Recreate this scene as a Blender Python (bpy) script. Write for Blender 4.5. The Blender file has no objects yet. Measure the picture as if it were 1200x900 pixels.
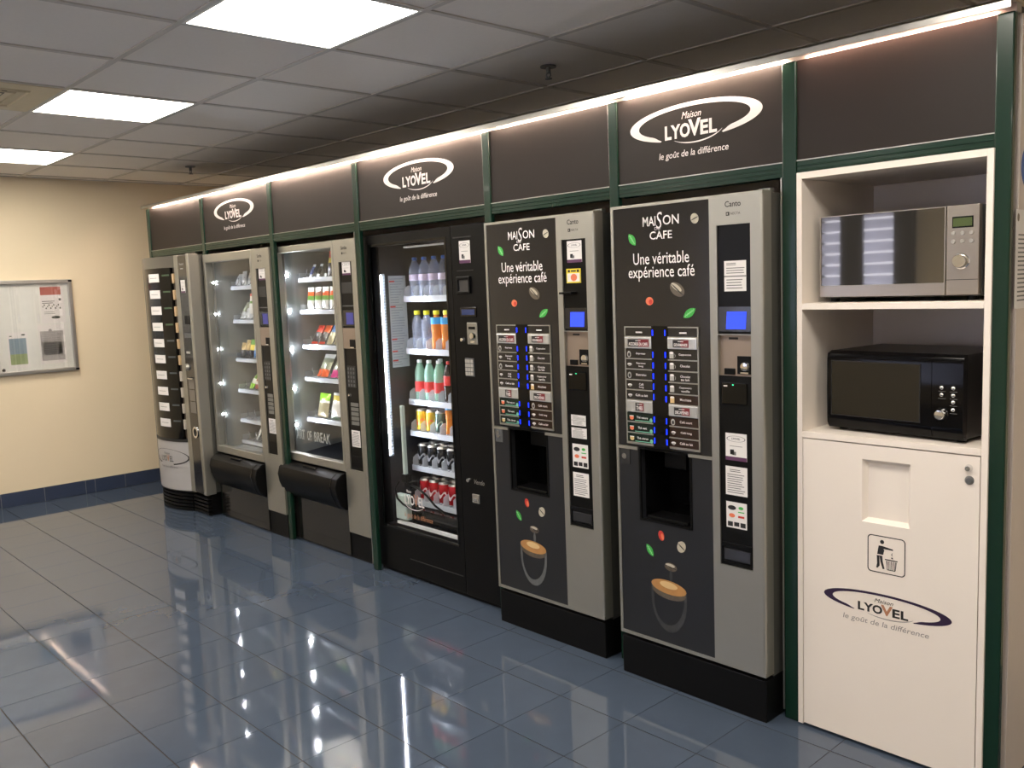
import bpy, math, random
from mathutils import Vector, Matrix
random.seed(7)
PI = math.pi
scene = bpy.context.scene
COL = scene.collection

# ------------------------------------------------------------------ camera
yaw, pitch, roll, fpx = 0.8216, -0.111, -0.0392, 1042.246
fw = Vector((-math.sin(yaw)*math.cos(pitch), math.cos(yaw)*math.cos(pitch), math.sin(pitch)))
rt = Vector((math.cos(yaw), math.sin(yaw), 0)); up = rt.cross(fw)
r2 = math.cos(roll)*rt + math.sin(roll)*up
u2 = -math.sin(roll)*rt + math.cos(roll)*up
camd = bpy.data.cameras.new('camera'); cam = bpy.data.objects.new('camera', camd)
COL.objects.link(cam)
CAM = Vector((3.7033, -0.7368, 1.5125))
M = Matrix((r2, u2, -fw)).transposed().to_4x4(); M.translation = CAM
cam.matrix_world = M
camd.sensor_width = 36; camd.sensor_fit = 'HORIZONTAL'; camd.lens = fpx/1200*36
camd.clip_start = 0.05; camd.clip_end = 60
scene.camera = cam
def project(x, y, z):
    d = Vector((x, y, z)) - CAM; w = d.dot(fw)
    if w < 0.05: return None
    return (600 + fpx*d.dot(r2)/w, 450 - fpx*d.dot(u2)/w)

# ------------------------------------------------------------------ world, lights, exposure
wd = bpy.data.worlds.new('world'); scene.world = wd; wd.use_nodes = True
bg = wd.node_tree.nodes['Background']; bg.inputs[0].default_value = (0.80, 0.83, 1.0, 1); bg.inputs[1].default_value = 1.9
scene.view_settings.view_transform = 'Standard'; scene.view_settings.look = 'None'
scene.view_settings.gamma = 1.0; scene.view_settings.exposure = 1.7
scene.view_settings.use_curve_mapping = False
PANEL_L = 7.8        # ceiling panels
STRIP_L = 100.0       # fascia LED strip
LEDCOL_L = 100.0      # drinks machine LED column
SPOT_L = 330.0       # snack machine LED spots

# ------------------------------------------------------------------ helpers
def lin(c):
    out = []
    for v in c[:3]:
        v = v/255.0
        out.append(v/12.92 if v <= 0.04045 else ((v+0.055)/1.055)**2.4)
    return (*out, 1)
MATS = {}
def mat(name, rgb=(200, 200, 200), rough=0.5, metal=0.0, var=0.06, scale=18.0, bump=0.0, bscale=200.0, spec=0.5, emit=0.0,
        coat=0.0, trans=0.0, rnd=0.0, stretch=None, alpha=1.0):
    if name in MATS: return MATS[name]
    m = bpy.data.materials.new(name); MATS[name] = m; m.use_nodes = True
    nt = m.node_tree; N = nt.nodes; L = nt.links; b = N['Principled BSDF']
    c = lin(rgb)
    tc = N.new('ShaderNodeTexCoord'); src = tc.outputs['Object']
    if stretch:
        mp = N.new('ShaderNodeMapping'); mp.inputs['Scale'].default_value = stretch; L.new(src, mp.inputs[0]); src = mp.outputs[0]
    nz = N.new('ShaderNodeTexNoise'); nz.inputs['Scale'].default_value = scale; nz.inputs['Detail'].default_value = 4
    L.new(src, nz.inputs['Vector'])
    mx = N.new('ShaderNodeMix'); mx.data_type = 'RGBA'
    mx.inputs[6].default_value = (*[v*(1-var) for v in c[:3]], 1); mx.inputs[7].default_value = (*[min(1, v*(1+var)) for v in c[:3]], 1)
    L.new(nz.outputs['Fac'], mx.inputs[0]); outc = mx.outputs[2]
    if rnd:
        oi = N.new('ShaderNodeObjectInfo'); hs = N.new('ShaderNodeHueSaturation')
        mr = N.new('ShaderNodeMapRange'); mr.inputs[3].default_value = 1-rnd; mr.inputs[4].default_value = 1+rnd
        L.new(oi.outputs['Random'], mr.inputs[0]); L.new(mr.outputs[0], hs.inputs['Value']); L.new(outc, hs.inputs['Color']); outc = hs.outputs[0]
    L.new(outc, b.inputs['Base Color'])
    b.inputs['Roughness'].default_value = rough; b.inputs['Metallic'].default_value = metal
    b.inputs['Specular IOR Level'].default_value = spec
    b.inputs['Coat Weight'].default_value = coat; b.inputs['Coat Roughness'].default_value = 0.05
    b.inputs['Transmission Weight'].default_value = trans
    b.inputs['Alpha'].default_value = alpha
    if emit:
        L.new(outc, b.inputs['Emission Color']); b.inputs['Emission Strength'].default_value = emit
    if bump:
        n2 = N.new('ShaderNodeTexNoise'); n2.inputs['Scale'].default_value = bscale; L.new(src, n2.inputs['Vector'])
        bp = N.new('ShaderNodeBump'); bp.inputs['Strength'].default_value = bump; bp.inputs['Distance'].default_value = 0.002
        L.new(n2.outputs['Fac'], bp.inputs['Height']); L.new(bp.outputs[0], b.inputs['Normal'])
    return m
def glass(name, tint=(255, 255, 255), rough=0.01, amount=1.0, milk=0.0, milkrgb=(255, 255, 255)):
    if name in MATS: return MATS[name]
    m = bpy.data.materials.new(name); MATS[name] = m; m.use_nodes = True
    nt = m.node_tree; N = nt.nodes; L = nt.links
    for n in list(N): N.remove(n)
    out = N.new('ShaderNodeOutputMaterial'); tr = N.new('ShaderNodeBsdfTransparent'); gl = N.new('ShaderNodeBsdfGlossy')
    fr = N.new('ShaderNodeFresnel'); mx = N.new('ShaderNodeMixShader'); fr.inputs[0].default_value = 1.45
    nz = N.new('ShaderNodeTexNoise'); nz.inputs['Scale'].default_value = 3.0
    mr = N.new('ShaderNodeMapRange'); mr.inputs[3].default_value = rough; mr.inputs[4].default_value = rough*1.6+0.002
    L.new(nz.outputs['Fac'], mr.inputs[0]); L.new(mr.outputs[0], gl.inputs['Roughness'])
    tr.inputs[0].default_value = lin(tint); gl.inputs[0].default_value = (1, 1, 1, 1)
    mu = N.new('ShaderNodeMath'); mu.operation = 'MULTIPLY'; mu.inputs[1].default_value = amount
    gm = N.new('ShaderNodeNewGeometry'); ir = N.new('ShaderNodeMapRange'); ir.inputs[3].default_value = 1.45; ir.inputs[4].default_value = 1/1.45
    L.new(gm.outputs['Backfacing'], ir.inputs[0]); L.new(ir.outputs[0], fr.inputs[0])
    L.new(fr.outputs[0], mu.inputs[0]); L.new(mu.outputs[0], mx.inputs[0])
    base = tr.outputs[0]
    if milk:
        df = N.new('ShaderNodeBsdfDiffuse'); df.inputs[0].default_value = lin(milkrgb); m2 = N.new('ShaderNodeMixShader')
        m2.inputs[0].default_value = milk; L.new(tr.outputs[0], m2.inputs[1]); L.new(df.outputs[0], m2.inputs[2]); base = m2.outputs[0]
    L.new(base, mx.inputs[1]); L.new(gl.outputs[0], mx.inputs[2]); L.new(mx.outputs[0], out.inputs[0])
    return m
def emis(name, rgb, s):
    if name in MATS: return MATS[name]
    m = bpy.data.materials.new(name); MATS[name] = m; m.use_nodes = True
    nt = m.node_tree; b = nt.nodes['Principled BSDF']
    b.inputs['Base Color'].default_value = lin(rgb); b.inputs['Emission Color'].default_value = lin(rgb); b.inputs['Emission Strength'].default_value = s
    return m

ORG = {}
def tag(o, label=None, cat=None, group=None, kind=None):
    if label: o['label'] = label
    if cat: o['category'] = cat
    if group: o['group'] = group
    if kind: o['kind'] = kind
    return o
def thing(name, loc, label, cat, group=None):
    o = bpy.data.objects.new(name, None); COL.objects.link(o); o.location = loc; o.empty_display_size = 0.1
    ORG[o] = Vector(loc); tag(o, label, cat, group); return o
class MB:
    def __init__(s): s.v = []; s.f = []; s.m = []
    def add(s, vs, fs, mi=0):
        k = len(s.v); s.v += [tuple(p) for p in vs]
        for f in fs: s.f.append(tuple(i+k for i in f)); s.m.append(mi)
        return s
    def box(s, x0, x1, y0, y1, z0, z1, mi=0):
        x0, x1 = sorted((x0, x1)); y0, y1 = sorted((y0, y1)); z0, z1 = sorted((z0, z1))
        return s.add([(x0,y0,z0),(x1,y0,z0),(x1,y1,z0),(x0,y1,z0),(x0,y0,z1),(x1,y0,z1),(x1,y1,z1),(x0,y1,z1)],
                     [(0,3,2,1),(4,5,6,7),(0,1,5,4),(1,2,6,5),(2,3,7,6),(3,0,4,7)], mi)
    def ring(s, x0, x1, z0, z1, wl, wr, wb, wt, y0, y1, mi=0):
        """rectangular frame in xz with member widths; mitre-free single shell"""
        o = [(x0,z0),(x1,z0),(x1,z1),(x0,z1)]; n = [(x0+wl,z0+wb),(x1-wr,z0+wb),(x1-wr,z1-wt),(x0+wl,z1-wt)]
        vs = [(a,y0,b) for a,b in o]+[(a,y0,b) for a,b in n]+[(a,y1,b) for a,b in o]+[(a,y1,b) for a,b in n]
        fs = []
        for i in range(4):
            j = (i+1) % 4
            fs += [(i,j,4+j,4+i),(8+j,8+i,12+i,12+j),(i,8+i,8+j,j),(4+i,4+j,12+j,12+i)]
        return s.add(vs, fs, mi)
    def ring_yz(s, y0, y1, z0, z1, w, x0, x1, mi=0):
        k = len(s.v); t = MB().ring(y0, y1, z0, z1, w, w, w, w, x0, x1)
        return s.add([(b, a, c) for a, b, c in t.v], [tuple(reversed(f)) for f in t.f], mi)
    def cyl(s, c, r, h, axis='z', n=16, mi=0, r1=None):
        """from c along +axis for h"""
        if r1 is None: r1 = r
        return s.lathe([(0, 0), (r, 0), (r1, h), (0, h)], c, n, mi, axis)
    def lathe(s, prof, c, n=16, mi=0, axis='z'):
        vs = []; idx = []
        for (r, z) in prof:
            if r == 0: idx.append([len(vs)]); vs.append((0, 0, z))
            else:
                idx.append(list(range(len(vs), len(vs)+n)))
                for k in range(n): a = 2*PI*k/n; vs.append((r*math.cos(a), r*math.sin(a), z))
        fs = []; ms = []
        for q in range(len(prof)-1):
            A, B = idx[q], idx[q+1]
            for k in range(n):
                j = (k+1) % n
                if len(A) == 1 and len(B) == 1: continue
                if len(A) == 1: f = (A[0], B[j], B[k])
                elif len(B) == 1: f = (A[k], A[j], B[0])
                else: f = (A[k], A[j], B[j], B[k])
                fs.append(f); ms.append(mi if isinstance(mi, int) else mi[q])
        if axis == 'y': vs = [(x, z, -y) for x, y, z in vs]
        elif axis == '-y': vs = [(x, -z, y) for x, y, z in vs]
        elif axis == 'x': vs = [(z, x, y) for x, y, z in vs]
        vs = [(a+c[0], b+c[1], d+c[2]) for a, b, d in vs]
        k = len(s.v); s.v += vs
        for f, m_ in zip(fs, ms): s.f.append(tuple(i+k for i in f)); s.m.append(m_)
        return s
    def tube(s, pts, r, n=6, mi=0, closed=False):
        P = [Vector(p) for p in pts]; R = r if isinstance(r, (list, tuple)) else [r]*len(P)
        base = len(s.v); prev = None
        for i, p in enumerate(P):
            if closed: t = P[(i+1) % len(P)] - P[i-1]
            else: t = P[min(i+1, len(P)-1)] - P[max(i-1, 0)]
            t.normalize()
            if prev is None:
                a = Vector((0, 0, 1)) if abs(t.z) < 0.9 else Vector((1, 0, 0)); u = t.cross(a).normalized()
            else: u = (prev - t*prev.dot(t)).normalized()
            prev = u; w = t.cross(u)
            for k in range(n):
                a = 2*PI*k/n; s.v.append(tuple(p + R[i]*(math.cos(a)*u + math.sin(a)*w)))
        cnt = len(P) if closed else len(P)-1
        for i in range(cnt):
            A = base+i*n; B = base+((i+1) % len(P))*n
            for k in range(n):
                j = (k+1) % n; s.f.append((A+k, A+j, B+j, B+k)); s.m.append(mi)
        if not closed:
            s.f.append(tuple(base+k for k in reversed(range(n)))); s.m.append(mi)
            e = base+(len(P)-1)*n; s.f.append(tuple(e+k for k in range(n))); s.m.append(mi)
        return s
    def prism(s, poly, y0, y1, mi=0, pl='xz'):
        """poly CCW seen from the front (-y side looking +y, x right, z up)"""
        n = len(poly)
        if pl == 'xz': vs = [(a, y0, b) for a, b in poly]+[(a, y1, b) for a, b in poly]
        elif pl == 'yz': vs = [(y0, a, b) for a, b in poly]+[(y1, a, b) for a, b in poly]
        else: vs = [(a, b, y0) for a, b in poly]+[(a, b, y1) for a, b in poly]
        fs = [tuple(range(n)), tuple(reversed(range(n, 2*n)))]
        for i in range(n): j = (i+1) % n; fs.append((i, i+n, j+n, j))
        return s.add(vs, fs, mi)
    def build(s, name, mats, parent=None, smooth=0, bevel=0.0, label=None, loc=None, kind=None, seg=2, fix=True):
        if not isinstance(mats, (list, tuple)): mats = [mats]
        o_ = ORG.get(parent, Vector((0, 0, 0))) if parent else Vector((0, 0, 0))
        off = Vector(loc) if loc is not None else o_
        me = bpy.data.meshes.new(name)
        me.from_pydata([(a-off.x, b-off.y, c-off.z) for a, b, c in s.v], [], s.f)
        for m in mats: me.materials.append(m)
        me.polygons.foreach_set('material_index', s.m)
        if fix:
            import bmesh
            bm = bmesh.new(); bm.from_mesh(me); bmesh.ops.recalc_face_normals(bm, faces=bm.faces); bm.to_mesh(me); bm.free()
        if smooth:
            me.polygons.foreach_set('use_smooth', [True]*len(me.polygons)); me.set_sharp_from_angle(angle=math.radians(smooth))
        me.update()
        o = bpy.data.objects.new(name, me); COL.objects.link(o); o.location = off - o_
        if parent: o.parent = parent
        ORG[o] = off if parent is None else o_ + (off-o_)
        if bevel:
            b = o.modifiers.new('bevel', 'BEVEL'); b.width = bevel; b.segments = seg; b.limit_method = 'ANGLE'; b.angle_limit = math.radians(45)
        if label: o['label'] = label
        if kind: o['kind'] = kind
        return o
def clone_tree(o, loc, parent=None):
    c = o.copy(); COL.objects.link(c); c.location = loc
    if parent: c.parent = parent
    ORG[c] = Vector(loc)
    for ch in list(o.children):
        d = ch.copy(); COL.objects.link(d); d.parent = c
        for g in list(ch.children):
            e = g.copy(); COL.objects.link(e); e.parent = d
    return c

TXT = {}
def txt(s, bold=0.0, shear=0.0):
    key = (s, bold, shear)
    if key in TXT: return TXT[key]
    cu = bpy.data.curves.new('t', 'FONT'); cu.body = s; cu.size = 1; cu.offset = bold; cu.shear = shear; cu.resolution_u = 3
    ob = bpy.data.objects.new('t', cu); COL.objects.link(ob)
    me = bpy.data.meshes.new_from_object(ob.evaluated_get(bpy.context.evaluated_depsgraph_get()))
    vs = [(v.co.x, v.co.y) for v in me.vertices]; fs = [tuple(p.vertices) for p in me.polygons]
    bpy.data.objects.remove(ob); bpy.data.curves.remove(cu); bpy.data.meshes.remove(me)
    if not vs: vs = [(0, 0), (1, 1)]
    xa = min(v[0] for v in vs); xb = max(v[0] for v in vs); ya = min(v[1] for v in vs); yb = max(v[1] for v in vs)
    TXT[key] = ([((x-xa)/(xb-xa), (y-ya)/(yb-ya)) for x, y in vs], fs, (xb-xa)/(yb-ya)); return TXT[key]
def addtxt(mb, s, a0, a1, b0, b1, d, mi=0, bold=0.0, shear=0.0, face='f', tilt=0.0):
    """text fitted into box a0..a1 x b0..b1 on plane d. face f: looks to -y, r: looks to +x"""
    vs, fs, asp = txt(s, bold, shear)
    if a1 is None: a1 = a0 + asp*(b1-b0)
    if a0 is None: a0 = a1 - asp*(b1-b0)
    out = []
    for x, y in vs:
        A = a0+(a1-a0)*x; B = b0+(b1-b0)*y + tilt*(x-0.5)
        out.append((A, d, B) if face == 'f' else (d, A, B))
    mb.add(out, fs, mi); return mb
def ell(cx, cz, rx, rz, n=20, rot=0.0, a0=0.0, a1=2*PI):
    out = []
    for k in range(n):
        a = a0+(a1-a0)*k/n; x = rx*math.cos(a); z = rz*math.sin(a)
        out.append((cx+x*math.cos(rot)-z*math.sin(rot), cz+x*math.sin(rot)+z*math.cos(rot)))
    return out
def flat(mb, poly, d, mi=0, face='f'):
    vs = [(a, d, b) if face == 'f' else (d, a, b) for a, b in poly]
    return mb.add(vs, [tuple(range(len(vs)))], mi)
def rect(mb, a0, a1, b0, b1, d, mi=0, face='f'):
    return flat(mb, [(a0, b0), (a1, b0), (a1, b1), (a0, b1)], d, mi, face)
def swoosh(mb, cx, cz, rx, rz, d, mi, t0, t1, w, face='f', n=48, thin=.32):
    """ring band along an ellipse; w(t) width"""
    o = []; i_ = []
    for k in range(n+1):
        t = t0+(t1-t0)*k/n; ww = w(k/n)
        o.append((cx+rx*math.cos(t), cz+rz*math.sin(t)))
        i_.append((cx+(rx-ww)*math.cos(t), cz+(rz-ww*thin)*math.sin(t)))
    vs = [(a, d, b) if face == 'f' else (d, a, b) for a, b in o+i_]
    mb.add(vs, [(k, k+1, n+2+k, n+1+k) for k in range(n)], mi)
def logo(name, cx, cz, W, d, parent, mats, hr=0.118, face='f', thin=.34, tg=1.0):
    """oval swoosh with the lettering; mats: ring, letters, V letter, tagline"""
    mb = MB(); rx = W/2; rz = W*hr
    swoosh(mb, cx, cz, rx, rz, d, 0, math.radians(-63), math.radians(240), lambda q: W*(0.072+.012*(1-q))*min(1, .25+q/.06, .25+(1-q)/.06), face, 56, thin)
    s = W/0.55; k = hr/0.118
    def Z(v): return cz+(v-2.055)*s*k
    def X(v): return cx+(v-1.835)*s
    wd_ = (1.934-1.715)/6.0
    xs = [1.717, 1.743, 1.782, 1.822, 1.868, 1.904]; ws = [.029, .042, .043, .048, .032, .031]
    for q, ch in enumerate('LYOVEL'):
        z1 = 2.051 if ch != 'V' else 2.060
        addtxt(mb, ch, X(xs[q]-(.004 if ch == 'V' else 0)), X(xs[q]+ws[q]), Z(2.002), Z(z1), d, 2 if ch == 'V' else 1, bold=0.035, face=face)
    addtxt(mb, 'Maison', X(1.79), X(1.872), Z(2.066), Z(2.089), d, 1, bold=0.0, shear=0.35, face=face)
    addtxt(mb, 'le goût de la différence', X(1.835-.145*tg), X(1.835+.145*tg), Z(1.930-.02*(tg-1)), Z(1.960+.012*(tg-1)), d, 3, bold=0.004, shear=0.15, face=face)
    swoosh(mb, cx+0.010*s, cz-0.024*k*s, 0.120*s, 0.052*s*k, d, 3, math.radians(222), math.radians(338), lambda q: 0.013*s*math.sin(PI*min(1, q*1.02))+0.001, face, 20)
    return mb.build(name, mats, parent, fix=False)

# ------------------------------------------------------------------ materials
m_wall = mat('wall_paint', (230, 214, 184), 0.65, var=0.015, scale=3, bump=0.15, bscale=350)
m_ceil = mat('ceiling_tile_board', (238, 232, 225), 0.9, var=0.03, scale=60, bump=0.3, bscale=500)
m_grid = mat('ceiling_grid_metal', (200, 194, 187), 0.5)
m_vent = mat('vent_paint', (214, 200, 168), 0.5)
m_tile = mat('blue_floor_tile', (69, 80, 96), 0.05, var=0.10, scale=7, rnd=0.05, spec=0.58, bump=0.012, bscale=9)
m_grout = mat('floor_grout', (24, 22, 20), 0.8, var=0.2)
m_bbt = mat('baseboard_tile_glaze', (54, 64, 86), 0.15, var=0.1)
m_bbg = mat('baseboard_grout', (150, 150, 150), 0.7)
m_green = mat('green_metal', (15, 44, 32), 0.25, var=0.05, spec=0.35, coat=0.12)
m_fascia = mat('fascia_brown', (37, 31, 28), 0.5, var=0.05, scale=300, spec=.25)
m_alu = mat('brushed_aluminium', (190, 188, 184), 0.3, metal=0.9, var=0.06, stretch=(1, 20, 20))
m_white = mat('white_print', (236, 228, 226), 0.5, var=0.01)
m_panelw = mat('white_laminate', (232, 222, 212), 0.4, var=0.02, scale=4)
m_endp = mat('end_panel_laminate', (206, 194, 186), 0.45, var=0.03)
m_black = mat('black_plastic', (10, 10, 11), 0.38, var=0.15, spec=.16)
m_blackg = mat('black_gloss', (9, 9, 10), 0.09, var=0.1, spec=0.35)
m_blackm = mat('black_matt', (14, 14, 15), 0.7, var=0.2)
m_dark = mat('dark_interior', (38, 38, 38), 0.5, var=0.1)
m_graph = mat('graphite_print', (36, 35, 36), 0.12, var=0.08, scale=5, spec=0.6)
m_graphm = mat('graphite_print_low', (33, 34, 37), 0.3, var=0.08, scale=5)
m_silver = mat('silver_paint', (172, 170, 161), 0.42, metal=0.85, var=0.03)
m_silvd = mat('silver_side', (118, 118, 113), 0.4, metal=0.7, var=0.04)
m_greyin = mat('grey_interior', (128, 132, 132), 0.5, var=0.05)
m_mid = mat('mid_grey', (98, 100, 102), 0.35, metal=0.3)
m_beige = mat('taupe_metal', (150, 134, 120), 0.35, metal=0.4)
m_glass = glass('clear_pane', amount=0.6)
m_glassb = glass('board_pane', amount=2.2)
m_colb = mat('column_black', (12, 12, 12), 0.3, spec=0.2)
m_glassd = glass('dark_pane', amount=0.35)
m_dglass = mat('smoked_glass', (10, 10, 10), 0.04, var=0.1, spec=0.7)
m_chrome = mat('chrome', (225, 225, 225), 0.1, metal=1.0)
m_paper = mat('paper', (226, 222, 220), 0.7, var=0.03)
m_ink = mat('print_grey', (120, 118, 118), 0.7)
m_inkd = mat('print_dark', (30, 28, 30), 0.6)
m_purple = mat('print_purple', (90, 50, 84), 0.6)
m_purpd = mat('logo_purple', (44, 26, 58), 0.5)
m_cop = mat('logo_copper', (176, 122, 90), 0.5)
m_grn = mat('leaf_green', (60, 168, 70), 0.4)
m_grn2 = mat('leaf_green_light', (150, 215, 150), 0.4)
m_red = mat('berry_red', (196, 58, 50), 0.4)
m_oran = mat('berry_orange', (226, 120, 84), 0.4)
m_bean = mat('bean_brown', (92, 82, 70), 0.4, var=0.4, scale=60)
m_beanl = mat('bean_light', (186, 178, 160), 0.4, var=0.3, scale=60)
m_crema = mat('crema', (176, 128, 76), 0.4, var=0.2, scale=30)
m_cremal = mat('crema_light', (214, 182, 130), 0.4, var=0.1)
m_glsp = mat('glass_print', (96, 98, 98), 0.4, var=0.4, scale=30)
m_glspd = mat('glass_print_dim', (58, 59, 60), 0.4, var=0.4, scale=30)
m_bluel = emis('blue_led', (8, 36, 255), 1.6)
m_scr = emis('blue_screen', (40, 66, 226), 0.33)
m_scrd = emis('dim_screen', (60, 60, 130), 0.09)
m_lcd = mat('lcd_green', (74, 88, 44), 0.3)
m_keyw = mat('key_grey', (170, 166, 160), 0.4)
m_tag = glass('price_strip', milk=0.5, milkrgb=(232, 238, 245))
m_coil = mat('coil_steel', (205, 208, 210), 0.25, metal=0.85)
m_tray = mat('tray_steel', (168, 174, 180), 0.3, metal=0.6)
m_led = emis('led_cool', (235, 242, 255), LEDCOL_L)
m_spot = emis('led_spot', (240, 246, 255), SPOT_L)
m_strip = emis('led_warm', (255, 224, 200), STRIP_L)
m_panel = emis('light_panel_diffuser', (255, 246, 232), PANEL_L)

# ------------------------------------------------------------------ the room
XL, XR, YF, YB, H = -3.69, 6.4, -3.6, 2.80, 2.448
TS, TY = 0.3, 0.299
fl = MB().box(XL-0.1, XR+0.1, YF-0.1, YB+0.1, -0.08, -0.0012).build('floor', m_grout, kind='structure')
tile_me = None; rest = MB(); cand = []
g = 0.0012; gy = 0.0021
for i in range(-13, 22):
    for j in range(-12, 10):
        x0, x1, y0, y1 = i*TS, (i+1)*TS, j*TY, (j+1)*TY
        if x1 < XL or x0 > XR or y1 < YF or y0 > YB: continue
        x0c, x1c, y0c, y1c = max(x0, XL), min(x1, XR), max(y0, YF), min(y1, YB)
        full = (x0c == x0 and x1c == x1 and y0c == y0 and y1c == y1)
        p = project((x0+x1)/2, (y0+y1)/2, 0)
        vis = p and -90 < p[0] < 1290 and -60 < p[1] < 985 and y0 < 2.0
        if vis and full:
            if tile_me is None:
                o = MB().box(g, TS-g, gy, TY-gy, -0.008, 0).build('floor_tile', m_tile, fl); tile_me = o; o.location = (x0, y0, 0)
            else:
                o = tile_me.copy(); COL.objects.link(o); o.location = (x0, y0, 0)
        elif vis:
            MB().box(x0c+g-x0, x1c-g-x0, y0c+g-y0, y1c-g-y0, -0.008, 0).build('floor_tile', m_tile, fl).location = (x0, y0, 0)
        else:
            rest.box(x0c+g, x1c-g, y0c+g, y1c-g, -0.008, 0)
rest.build('floor_tile_field', m_tile, fl, kind='stuff')

MB().box(XL-0.1, XL, YF-0.1, YB+0.1, 0, H+0.25).build('wall_left', m_wall, kind='structure')
MB().box(XL, XR, YB, YB+0.1, 0, H+0.25).build('wall_back', m_wall, kind='structure')
MB().box(XR, XR+0.1, YF-0.1, YB+0.1, 0, H+0.25).build('wall_right', m_wall, kind='structure')
# opposite wall with two window openings
wf = MB(); WX = [(-1.6, 0.28), (1.9, 3.7)]; WZ = (0.85, 2.1)
xs = XL
for a, b in WX:
    wf.box(xs, a, YF-0.1, YF, 0, H+0.25); wf.box(a, b, YF-0.1, YF, 0, WZ[0]); wf.box(a, b, YF-0.1, YF, WZ[1], H+0.25); xs = b
wf.box(xs, XR, YF-0.1, YF, 0, H+0.25); wf.build('wall_front', m_wall, kind='structure')
m_blind = mat('blind_slat', (214, 214, 226), 0.5, trans=0.0)
nt = m_blind.node_tree; tl = nt.nodes.new('ShaderNodeBsdfTranslucent'); tl.inputs[0].default_value = (0.75, 0.77, 0.9, 1)
ad = nt.nodes.new('ShaderNodeMixShader'); ad.inputs[0].default_value = 0.5
out = [n for n in nt.nodes if n.type == 'OUTPUT_MATERIAL'][0]
nt.links.new(nt.nodes['Principled BSDF'].outputs[0], ad.inputs[1]); nt.links.new(tl.outputs[0], ad.inputs[2]); nt.links.new(ad.outputs[0], out.inputs[0])
for k, (a, b) in enumerate(WX):
    w = MB().ring(a, b, WZ[0], WZ[1], .05, .05, .05, .05, YF-0.07, YF-0.01).box((a+b)/2-.03, (a+b)/2+.03, YF-.07, YF-.01, WZ[0]+.05, WZ[1]-.05).build('window_%d' % (k+1), mat('window_frame_dark', (30, 28, 32), .4), kind='structure')
    MB().box(a+.05, b-.05, YF-.05, YF-.044, WZ[0]+.05, WZ[1]-.05).build('pane', m_glass, w)
    for (ca, cb_w) in (((-.40, -.18), (.11, .30)) if k == 0 else ((1.86, 2.05), (3.55, 3.74))): MB().box(ca, cb_w, YF+.06, YF+.09, WZ[0]-.1, WZ[1]+.1).build('curtain', mat('curtain_dark', (26, 24, 30), .9), w)
    sl = None; n = 12; hh = (WZ[1]-WZ[0])/n
    for q in range(n):
        z = WZ[0]+hh*(q+0.5)
        if sl is None:
            sl = MB().add([(a+.02, YF+.02, z-hh*.42), (b-.02, YF+.02, z-hh*.42), (b-.02, YF+.05, z+hh*.42), (a+.02, YF+.05, z+hh*.42)], [(0, 1, 2, 3)]).build('blind_slat', m_blind, w, fix=False)
        else:
            c = sl.copy(); COL.objects.link(c); c.location = (0, 0, hh*q)

# ceiling: grid and lift-out tiles
ce = MB().box(XL-0.1, XR+0.1, YF-0.1, YB+0.1, H+0.13, H+0.2).build('ceiling', m_grid, kind='structure')
GX, GY = 0.6365, 0.623
lights = [(i, j) for i in (-6, -3, 0, 3, 6) for j in (0, -4)]
vents = [(-3, -1)]
grid = MB(); ct = None; crest = MB()
for i in range(-8, 11):
    x = GX+0.6*i
    if XL < x < XR: grid.box(x-.012, x+.012, YF, YB, H-.001, H+.03)
for j in range(-8, 5):
    y = GY+0.6*j
    if YF < y < YB: grid.box(XL, XR, y-.012, y+.012, H-.0015, H+.03)
grid.box(XL, XL+.02, YF, YB, H-.001, H+.02); grid.box(XL, XR, YB-.02, YB, H-.001, H+.02); grid.box(XL, XR, YF, YF+.02, H-.001, H+.02); grid.box(XR-.02, XR, YF, YB, H-.001, H+.02)
grid.build('ceiling_grid', m_grid, ce, kind='stuff')
for i in range(-8, 11):
    for j in range(-8, 5):
        if (i, j) in lights or (i, j) in vents: continue
        x0, y0 = GX+.6*i, GY+.6*j; x1, y1 = x0+.6, y0+.6
        a0, a1, b0, b1 = max(x0, XL), min(x1, XR), max(y0, YF), min(y1, YB)
        if a1-a0 < .03 or b1-b0 < .03: continue
        full = abs(a1-a0-.6) < 1e-6 and abs(b1-b0-.6) < 1e-6
        vis = any(q and -60 < q[0] < 1260 and -60 < q[1] < 960 for q in (project(a, b, H) for a in (x0, (x0+x1)/2, x1) for b in (y0, (y0+y1)/2, y1)))
        if not vis: crest.box(a0+.008, a1-.008, b0+.008, b1-.008, H+.004, H+.02); continue
        if full:
            if ct is None: ct = MB().box(.008, .592, .008, .592, H+.004, H+.02).build('ceiling_tile', m_ceil, ce); ct.location = (x0, y0, 0)
            else: c = ct.copy(); COL.objects.link(c); c.location = (x0, y0, 0)
        else: MB().box(a0+.008, a1-.008, b0+.008, b1-.008, H+.004, H+.02).build('ceiling_tile', m_ceil, ce)
crest.build('ceiling_tile_field', m_ceil, ce, kind='stuff')
lab = {(0, 0): 'square white ceiling light panel nearest the camera, cut by the top edge', (-3, 0): 'square white ceiling light panel beside the beige air diffuser', (-6, 0): 'square white ceiling light panel at the left edge, nearest the beige wall'}
l0 = None
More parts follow.
